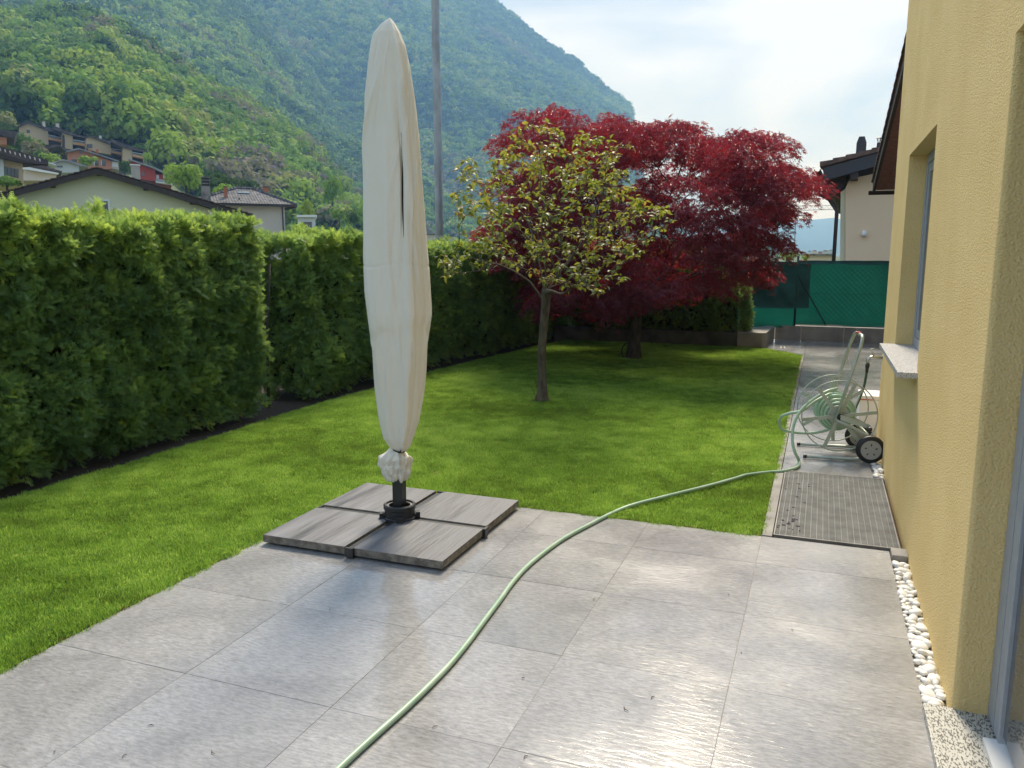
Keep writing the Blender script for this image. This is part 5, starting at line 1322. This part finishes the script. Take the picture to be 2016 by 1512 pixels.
rf = MB(); rf.add([(u0, 0, zE), (u1, 0, zE), (u1, dpt, zE), (u0, dpt, zE), (apx[0]-.7, 4.3, apx[1]), (apx[0]+.7, 4.7, apx[1])], [(0, 1, 5, 4), (1, 2, 5), (2, 3, 4, 5), (3, 0, 4), (3, 2, 1, 0)])
hr = rf.build('roof', m_hip, f.root)
def bar(mb, a, b, r, n=5): mb.tube([a, b], r, n)
for a, b in (((u0, 0, zE), (apx[0]-.7, 4.3, apx[1])), ((u1, 0, zE), (apx[0]+.7, 4.7, apx[1])), ((apx[0]-.7, 4.3, apx[1]), (apx[0]+.7, 4.7, apx[1])), ((u1, dpt, zE), (apx[0]+.7, 4.7, apx[1]))):
    A, B = Vector(a), Vector(b); n = max(2, int((B-A).length/.42))
    for k in range(n):
        MB().tube([A.lerp(B, k/n)+Vector((0, 0, .06)), A.lerp(B, (k+1)/n)+Vector((0, 0, .02))], [.14, .11], 6).build('ridge_tile', m_hip, hr)
MB().box(u0-.02, u1+.02, -.10, -.004, zE-.20, zE+.02).build('gutter', m_gut, f.root)
MB().box(u1+.003, u1+.10, -.004, dpt, zE-.22, zE+.02).build('fascia', m_dkwood, f.root)
MB().box(u0+.9, u1-.85, .9, dpt-.9, -1, zE-.01).build('wall', m_pink, f.root)
a = f.uz(570, 420, .9); MB().tube([(u1-1.05, .84, zE-.1), (u1-1.05, .84, 0)], .06, 6).build('downpipe', m_gut, f.root)
chimney(f, 440, 449, 367, 384, 1.6, m_brick, capmat=m_gasket); chimney(f, 518, 530, 367, 384, 4.0, m_brick, capmat=m_gasket)
u, z = f.uz(480, 380, 3.2); MB().box(u-.5, u+.5, 3.0, 3.35, z-.02, z+.12).build('skylight', m_white, f.root)
u, z = f.uz(471, 392, 1.2); MB().tube([(u, 1.2, z-.4), (u, 1.2, z+.1)], .07, 6).build('vent_pipe', m_gasket, f.root)
f2 = Frame('garage_annex', 'small white flat-roofed annex at the right end of the hip-roofed house', 605, 70, 0.0, cat='garage')
f2.part('wall', [(586, 428), (621, 428), (621, 460), (586, 460)], 0, 5, m_pale)
f2.part('roof', [(584, 423), (624, 423), (624, 427.5), (584, 427.5)], -.3, 5.3, m_white)
f2.part('window', [(597, 437), (614, 437), (614, 448), (597, 448)], -.03, -.002, m_window)

# terraced tan houses on the slope
def terrace(i, label, wall, roof, bay, orange, rails, D, chim, zg):
    f = Frame('terraced_house', label, sum(p[0] for p in Z2(*wall))/len(wall), D, zg)
    f.root['group'] = 'tan terraced houses stepping down the slope'
    f.part('wall', Z2(*wall), 0, 9, m_tan)
    f.part('roof', Z2(*roof), -.5, 9.3, m_rooftile_far)
    x0, x1, yt0, yt1, yb0, yb1 = bay
    f.part('loggia', Z2((x0+3, yb0), (x0+3, yt0), (x1, yt1), (x1, yb1)), 1.6, 8.8, m_dkwood)
    pr = Z2((x1-9, yt1), (x1, yt1), (x1, yb1), (x1-9, yb1)); f.part('side_wall', pr, -.2, 1.58, m_orange)
    for (oa, ob) in orange:
        f.part('balcony_slab', Z2((x0+3, oa[0]), (x1-10, oa[1]), (x1-10, ob[1]), (x0+3, ob[0])), -.25, 1.58, m_orange)
    for (ra, rb) in rails:
        g_ = f.part('railing', Z2((x0+3, ra[0]), (x1-10, ra[1]), (x1-10, rb[1]), (x0+3, rb[0])), -.22, -.15, m_galv)
        f.part('rail_panel', Z2((x0+6, ra[0]+9), (x1-13, ra[1]+9), (x1-13, rb[1]-3), (x0+6, rb[0]-3)), -.26, -.225, m_window, g_)
    w = x1-x0
    for k in (0.33, .62):
        f.part('window', Z2((x0+w*k-16, yt0+28), (x0+w*k+16, yt0+32), (x0+w*k+16, yt0+92), (x0+w*k-16, yt0+88)), 1.50, 1.57, m_window)
    for c in chim:
        (ax, ay), (bx, by) = Z2((c[0], c[1]), (c[2], c[3])); chimney(f, ax, bx, ay, by, 3.5, m_pink)
    return f
f = terrace(0, 'uppermost tan terraced house at the left with a small dark window', [(214, 560), (214, 398), (322, 350), (545, 438), (553, 640), (440, 600)], [(190, 398), (312, 338), (705, 462), (705, 478), (545, 446), (320, 355), (212, 405)], (545, 703, 452, 470, 635, 650), [((517, 548), (545, 574))], [((488, 520), (512, 545))], 168, [(476, 340, 518, 385)], 15)
f.part('window', Z2((302, 432), (340, 437), (340, 474), (302, 470)), -.05, -.003, m_window)
f = terrace(1, 'second tan terraced house with a dark arched doorway beside its loggia', [(703, 640), (703, 462), (825, 492), (825, 662)], [(590, 408), (640, 400), (832, 472), (975, 518), (975, 534), (825, 500), (700, 466), (600, 425)], (825, 973, 512, 532, 660, 668), [((572, 592), (600, 622))], [((545, 565), (570, 590))], 164, [(628, 362, 676, 408)], 14)
f.part('doorway', Z2((706, 640), (706, 500), (716, 490), (730, 500), (736, 560), (736, 640)), -.06, -.004, m_dkwood)
f = terrace(2, 'third tan terraced house with a shuttered window, right of the gap', [(975, 640), (975, 520), (1012, 503), (1255, 598), (1262, 720), (1100, 690)], [(965, 515), (1010, 492), (1392, 612), (1392, 630), (1255, 606), (1012, 508), (975, 526)], (1255, 1390, 608, 628, 765, 775), [((672, 692), (695, 720))], [((645, 660), (670, 690))], 160, [(1120, 500, 1156, 535)], 13)
f.part('window', Z2((985, 597), (1048, 597), (1048, 640), (985, 640)), -.05, -.003, m_window)
f.part('shutter', Z2((986, 598), (1000, 598), (1000, 640), (986, 640)), -.12, -.052, m_dkwood)
f = terrace(3, 'lowermost tan terraced house at the right end of the row', [(1390, 790), (1390, 632), (1500, 655), (1500, 800)], [(1245, 552), (1280, 545), (1500, 625), (1632, 668), (1632, 688), (1500, 662), (1380, 630), (1250, 570)], (1500, 1630, 655, 680, 795, 800), [((710, 735), (738, 762))], [((686, 705), (708, 733))], 156, [], 12)

# carport
f = Frame('open_carport', 'open timber carport with a brown pitched roof below the terraced houses', 105, 135, 12, cat='carport')
f.part('roof', Z2((375, 622), (470, 600), (640, 606), (672, 600), (760, 668), (748, 678), (668, 618), (560, 650), (385, 634)), -.5, 5, m_rooftile_far)
for x in (570, 655, 735): f.part('post', Z2((x-5, 640), (x+5, 640), (x+5, 760), (x-5, 760)), .1, .4, m_wood)
# salmon house
f = Frame('salmon_house', 'salmon house with a shallow grey roof and a white conservatory end', 185, 122, 9)
f.part('wall', Z2((765, 690), (905, 655), (1100, 730), (1265, 790), (1265, 880), (765, 880)), 0, 8, m_salmon)
f.part('roof', Z2((735, 690), (765, 672), (885, 640), (1345, 782), (1345, 796), (900, 655), (770, 688)), -.7, 8.5, m_greyroof)
f.part('end_wall', Z2((1268, 790), (1340, 800), (1352, 890), (1268, 870)), .0, 7, m_pink)
g_ = f.part('window', Z2((1272, 800), (1334, 806), (1338, 862), (1272, 850)), -.10, -.005, m_white)
for x in (1075, 1155): 
    w_ = f.part('window', Z2((x, 778), (x+42, 786), (x+42, 845), (x, 838)), -.06, -.004, m_window); f.part('shutter', Z2((x-10, 778), (x-1, 779), (x-1, 838), (x-10, 838)), -.10, -.006, m_white, w_)
f.part('window', Z2((905, 672), (925, 676), (925, 706), (905, 704)), -.06, -.004, m_window); f.part('window', Z2((812, 768), (870, 770), (870, 800), (812, 800)), -.06, -.004, m_window)
for x in (1005, 1085): f.part('chimney', Z2((x, 655), (x+34, 655), (x+34, 700), (x, 690)), 3, 3.6, m_brick)
# pale house
f = Frame('pale_house', 'small pale grey-blue gabled house with a thin dark verge', 138, 92, 6)
f.part('wall', Z2((600, 812), (720, 775), (900, 850), (900, 920), (640, 920)), 0, 8, m_pale)
f.part('roof', Z2((585, 808), (715, 765), (1000, 845), (1000, 858), (905, 845), (720, 782), (600, 818)), -.5, 8.4, m_greyroof)
for x in (650, 672, 693): f.part('window', Z2((x, 842), (x+16, 844), (x+16, 862), (x, 860)), -.05, -.004, m_window)
f.part('roof_edge', Z2((535, 805), (560, 802), (640, 828), (625, 838)), -1.2, 2, m_white)
# red house
f = Frame('red_house', 'bright red house with a grey roof and a white-trimmed balcony', 292, 112, 6)
f.part('wall', Z2((1482, 790), (1760, 890), (1770, 1020), (1500, 980)), 0, 8, m_red)
f.part('wall', Z2((1762, 930), (1945, 962), (1945, 1080), (1762, 1040)), .4, 8, m_red)
f.part('roof', Z2((1455, 765), (1470, 762), (1960, 938), (1958, 952), (1850, 925), (1700, 858), (1478, 782)), -.7, 8.6, m_greyroof)
for x in (1772, 1850, 1895): f.part('window', Z2((x, 945), (x+30, 950), (x+30, 992), (x, 986)), .33, .396, m_white)
f.part('window', Z2((1612, 905), (1640, 910), (1640, 965), (1612, 960)), -.06, -.004, m_window)
g_ = f.part('balcony', Z2((1765, 1018), (1955, 1045), (1955, 1058), (1765, 1030)), -.9, .38, m_white)
f.part('railing', Z2((1765, 990), (1955, 1012), (1955, 1040), (1765, 1014)), -.88, -.80, m_galv, g_)
f.part('chimney', Z2((1925, 895), (1948, 895), (1948, 940), (1925, 930)), 3, 3.6, m_brick)
# house cut by the frame edge
f = Frame('chalet_house', 'beige house with wide dark eave and big dark window, cut by the frame edge', 10, 64, 3)
f.part('wall', Z2((-500, 730), (258, 800), (268, 1040), (-500, 1040)), .8, 9, m_beige)
f.part('wall', Z2((-500, 733), (40, 740), (46, 1000), (-500, 1000)), .2, .79, m_pale)
f.part('roof', Z2((-500, 540), (0, 618), (545, 780), (545, 830), (400, 815), (0, 700), (-500, 600)), -.4, 10, m_rooftile_far)
f.part('fascia', Z2((-500, 610), (0, 705), (400, 800), (548, 800), (548, 832), (260, 812), (0, 752), (-500, 700)), -.38, .19, m_dkwood)
for k in range(9):
    x = -10+k*56; f.part('roof_light_tile', Z2((x, 640+k*15), (x+18, 644+k*15), (x+24, 676+k*15), (x+12, 673+k*15)), -.45, -.405, m_pink)
w_ = f.part('window', Z2((42, 850), (210, 885), (210, 985), (44, 950)), .74, .796, m_window)
for k in range(3): f.part('window_bar', Z2((80+k*42, 858+k*9), (86+k*42, 859+k*9), (86+k*42, 962+k*8), (80+k*42, 960+k*8)), .70, .738, m_dkwood, w_)
# low pink extension with white roof edge
f = Frame('low_extension', 'low pinkish extension with a long white gutter edge beside the wide-eaved house', 80, 60, 3, cat='building')
f.part('wall', Z2((265, 890), (640, 945), (640, 1010), (265, 1010)), .4, 6, m_pink)
f.part('gutter', Z2((255, 862), (330, 858), (668, 925), (660, 942), (320, 890), (255, 882)), 0, .38, m_white)
f.part('roof', Z2((330, 852), (480, 838), (705, 905), (690, 918)), .2, 6, m_rooftile_far)
# orange house far left and grey stone roof
f = Frame('orange_house', 'corner of an orange house with a low stone roof at the frame edge', 2, 112, 8)
f.part('wall', Z2((-300, 490), (75, 520), (78, 600), (-300, 600)), .3, 8, m_salmon)
f.part('roof', Z2((-300, 420), (0, 428), (200, 460), (165, 528), (0, 488), (-300, 470)), -.5, 8, m_rooftile_far)
# yellow building with glass rail, top left
f = Frame('yellow_building', 'bright yellow building with a pale glass railing at the top left', 8, 185, 26, cat='building')
f.part('wall', Z2((-300, 230), (132, 240), (135, 285), (-300, 400)), 0, 8, material('bright_yellow_render', (.62, .50, .03), rough=.8))
rl = f.part('railing', Z2((-300, 175), (130, 208), (130, 214), (-300, 182)), -.2, -.1, m_white)
f.part('rail_panel', Z2((-300, 184), (130, 216), (130, 240), (-300, 225)), -.18, -.12, material('pale_glass', (.5, .55, .6), rough=.1), rl)
for k in range(3): f.part('rail_post', Z2((5+k*60, 178+k*5), (11+k*60, 178+k*5), (11+k*60, 238), (5+k*60, 238)), -.25, -.19, m_white, rl)
f = Frame('garden_hedge', 'clipped yellow-green hedge below the yellow building', 15, 168, 22, cat='hedge')
f.part('foliage', Z2((-300, 345), (0, 340), (60, 352), (200, 400), (210, 430), (60, 440), (-300, 420)), 0, 2, material('clipped_hedge', (.05, .09, .015), (.12, .17, .03), nscale=2.5, rough=1, world_co=True, bump=1, bscale=4, bdist=.3))
# a small roof above the hedge right of the parasol
f = Frame('small_roofed_house', 'low grey roof of a small house just above the hedge behind the steel pole', 845, 95, 0)
f.part('wall', [(836, 462), (856, 462), (856, 480), (836, 480)], .2, 4, m_pink)
f.part('roof', [(832, 461), (838, 455), (853, 455), (860, 461)], -.2, 4.4, m_greyroof)

# ------------------------------------------------------------------ neighbour's house on the right
f = Frame('neighbour_house', 'beige neighbouring house with brown eaves, downpipe and chimneys beyond the green fence', 1700, 21.5, 0.0)
f.part('wall', [(1664, 372), (1672, 352), (1780, 330), (1860, 310), (1860, 560), (1664, 560)], 0, 9, m_beige)
f.part('side_wall', [(1655, 378), (1663.5, 372), (1663.5, 560), (1653, 560)], .05, 8.9, m_cream)
v_ = -.55
def zz(x, top): return float(np.interp(x, [1613, 1745, 1900], [325, 290, 249]))+(0 if top else 0)
f.part('verge_board', [(1620, 331), (1752, 295), (1900, 256), (1900, 281), (1752, 319), (1622, 356)], v_, v_+.06, material('dark_grey_fascia', (.035, .035, .045), rough=.5))
f.part('roof', [(1614, 322), (1752, 287), (1900, 248), (1900, 254), (1752, 293.5), (1617, 330)], v_+.07, 9.5, m_rooft)
for k in range(9):
    x0 = 1614+k*25.5; x1 = x0+26.5; s_ = -.262; y0 = 324+(x0-1614)*s_; y1 = y0-4.5
    f.part('tile', [(x0, y0-6), (x1, y0-6+(26.5)*s_+3), (x1, y0+3+(26.5)*s_+2), (x0, y0+4)], v_-.04, .2, m_rooft)
f.part('soffit', [(1621, 352), (1668, 339), (1676, 352), (1640, 388), (1622, 384)], .0, 9.4, m_wood)
ua, za_ = f.uz(1617, 330, v_)
gt = MB()
prof = [(ua-.09+.075*math.cos(a), za_-.03+.075*math.sin(a)) for a in np.linspace(math.pi, 2*math.pi, 9)]+[(ua-.09+.062*math.cos(a), za_-.03+.062*math.sin(a)) for a in np.linspace(2*math.pi, math.pi, 9)]
gt.prism(prof, v_, 9.4, 'y'); gt.build('gutter', m_gut, f.root)
sof = MB(); e0 = f.uz(1621, 345, v_); w0 = f.uz(1664, 360, 0)
for k in range(22):
    y0 = v_+.07+k*.42; sof.add([(e0[0], y0, e0[1]-.0), (w0[0], y0, e0[1]+(w0[0]-e0[0])*.27), (w0[0], y0+.36, e0[1]+(w0[0]-e0[0])*.27), (e0[0], y0+.36, e0[1])], [(0, 1, 2, 3)])
for k in range(8):
    y0 = v_+.3+k*1.1; MB().box(e0[0]+.02, w0[0], y0, y0+.1, e0[1]-.10, e0[1]+.02).build('rafter', m_wood, f.root)
a_, b_c = f.uz(1625, 394, .3), f.uz(1648, 412, .05)
MB().tube([(ua-.09, v_+.5, za_-.1), (ua-.05, v_+.45, a_[1]+.12), (a_[0]+.1, .1, a_[1]), (b_c[0]-.08, .0, b_c[1]+.08), (b_c[0], -.02, b_c[1]-.05), (b_c[0]+.0, -.02, -1)], .045, 10).build('downpipe', m_gut, f.root, smooth=True)
pe = f.uz(1684, 346, 0); MB().box(pe[0]-.10, pe[0]+.06, v_+.06, .2, pe[1]-.12, pe[1]+.16).build('purlin_end', m_wood, f.root)
lp = f.uz(1701, 461, 0); MB().lathe([(.055, -.05), (.06, 0), (.05, .06), (.02, .085)], (lp[0], -.06, lp[1]), 14).build('wall_lamp', m_white, f.root, smooth=True)
m_slate = material('dark_slate_flue', (.035, .04, .05), rough=.6)
a = f.uz(1685, 300, 3); b = f.uz(1707, 268, 3); w = b[0]-a[0]
ch_ = MB().prism([(a[0], a[1]-.5), (b[0], a[1]-.5), (b[0], b[1]-.17), (b[0]-w*.22, b[1]), (a[0]+w*.22, b[1]), (a[0], b[1]-.17)], 3, 3+w, 'y').build('chimney', m_slate, f.root)
a = f.uz(1722, 292, 3); b = f.uz(1741, 269, 3); w = b[0]-a[0]; cx_ = (a[0]+b[0])/2
c2 = MB().tube([(cx_, 3.2, a[1]-.3), (cx_, 3.2, b[1]-.12)], [w*.42, w*.28], 10).build('chimney', m_gut, f.root)
MB().tube([(cx_, 3.2, b[1]-.09), (cx_, 3.2, b[1]-.085)], [w*.3, w*.3], 10).tube([(cx_, 3.2, b[1]-.02), (cx_, 3.2, b[1])], [w*.42, w*.30], 10).build('flue_cap', m_gut, c2)
for k in range(5):
    an = k*1.257; MB().tube([(cx_+w*.26*math.cos(an), 3.2+w*.26*math.sin(an), b[1]-.085), (cx_+w*.26*math.cos(an), 3.2+w*.26*math.sin(an), b[1]-.02)], .012, 4).build('cap_post', m_gut, c2)

# ------------------------------------------------------------------ pole, crane, valley town
pp = Wd(866, 460, 13.6)
pole = empty('steel_pole', (pp.x, pp.y, -.6), label='tall galvanised steel pole standing beyond the hedge behind the parasol', cat='pole')
MB().tube([(0, 0, 0), (-.01, 0, 3), (-.03, 0, 6.2), (-.05, 0, 9.5)], [.072, .069, .064, .058], 20).build('shaft', m_galv, pole, smooth=True)
MB().tube([(-.05, 0, 9.5), (-.05, 0, 9.56)], [.062, .03], 20).build('cap', m_galv, pole, smooth=True)
MB().box(-.16, .16, -.16, .16, 0, .03).build('base_plate', m_galv, pole)
cr0 = Wd(1480, 417, 330); cr1 = Wd(1652, 412, 330)
crane = empty('tower_crane', (cr0.x, cr0.y, -.6), label='pale lattice jib of a tower crane far off beside the neighbouring house', cat='crane')
m_crane = material('pale_yellow_steel', (.55, .50, .40), rough=.6)
jib = MB(); A = Vector((0, 0, cr0.z+.6)); B = cr1-cr0+Vector((0, 0, cr0.z+.6)); A2, B2 = A+Vector((0, 0, 1.7)), B+Vector((0, 0, 1.5))
jib.tube([A, B], .14, 4).tube([A2, B2], .12, 4); n = 18
for k in range(n): jib.tube([A.lerp(B, k/n), A2.lerp(B2, (k+.5)/n), A.lerp(B, (k+1)/n)], .08, 3)
jib.build('jib', m_crane, crane)
MB().tube([(0, 0, 0), (0, 0, cr0.z+5)], .8, 4).build('mast', m_crane, crane)
MB().tube([(0, 0, cr0.z+5), tuple(A2.lerp(B2, .6))], .05, 3).build('stay', m_crane, crane)
MB().box(-4, -1, -1, 1, cr0.z-1, cr0.z+1).build('counterweight', m_conc, crane)
cols_ = [m_pale, m_pink, m_white, m_beige, m_salmon, m_cream]
for k, (x, w, h, D) in enumerate([(1572, 7, 5, 520), (1583, 9, 4, 560), (1594, 8, 6, 480), (1604, 10, 7, 430), (1615, 9, 5, 470), (1625, 12, 7, 400), (1636, 9, 8, 380), (1642, 7, 6, 420), (1560, 9, 5, 500)]):
    f = Frame('town_house', 'tiny distant valley-town house seen between the maple and the neighbouring house', x, D, -.6)
    f.root['group'] = 'distant town houses in the valley'
    f.part('wall', [(x-w/2, 501-h), (x+w/2, 501-h), (x+w/2, 503), (x-w/2, 503)], 0, 9, cols_[k % 6])
    f.part('roof', [(x-w/2-.6, 501.2-h), (x, 499-h), (x+w/2+.6, 501.2-h)], -.3, 9.3, m_brick if k % 2 else m_greyroof)
f = Frame('flat_roofed_shed', 'low flat-roofed building just above the green fence beside the downpipe', 1612, 60, -.6, cat='building')
f.part('wall', [(1588, 503), (1645, 503), (1645, 530), (1588, 530)], 0, 5, m_beige)
f.part('roof', [(1584, 499.5), (1645, 499.5), (1645, 502.8), (1584, 502.8)], -.3, 5, m_chim)
village_tree('broadleaf_tree', 'thin pale-leaved tree above the green fence at the maple edge', 1548, 484, 522, 44, 46, .62, 130, 420, .07)
village_tree('broadleaf_tree', 'little yellow-green shrub above the green fence near the post', 1584, 497, 522, 12, 30, .82, 131, 300)
f = Frame('lamp_mast', 'thin blue-grey lamp mast above the fence between maple and neighbouring house', 1563, 120, -.6, cat='lamp post')
MB().tube([(0, 0, 0), (0, 0, 6.6)], .09, 6).build('shaft', m_galv, f.root)

# ================================================================== AIR
HAZE = True
if HAZE:
    m_h = bpy.data.materials.new('haze_air'); m_h.use_nodes = True; t = m_h.node_tree; t.nodes.clear()
    out = N(t, 'ShaderNodeOutputMaterial'); pv = N(t, 'ShaderNodeVolumePrincipled')
    pv.inputs['Color'].default_value = (.28, .53, 1.0, 1); pv.inputs['Density'].default_value = .00044; pv.inputs['Anisotropy'].default_value = .0; pv.inputs['Absorption Color'].default_value = (1, 1, 1, 1)
    t.links.new(pv.outputs[0], out.inputs['Volume'])
    MB().box(-5200, 5200, -5200, 5200, -2, 760).build('haze', m_h, kind='stuff')
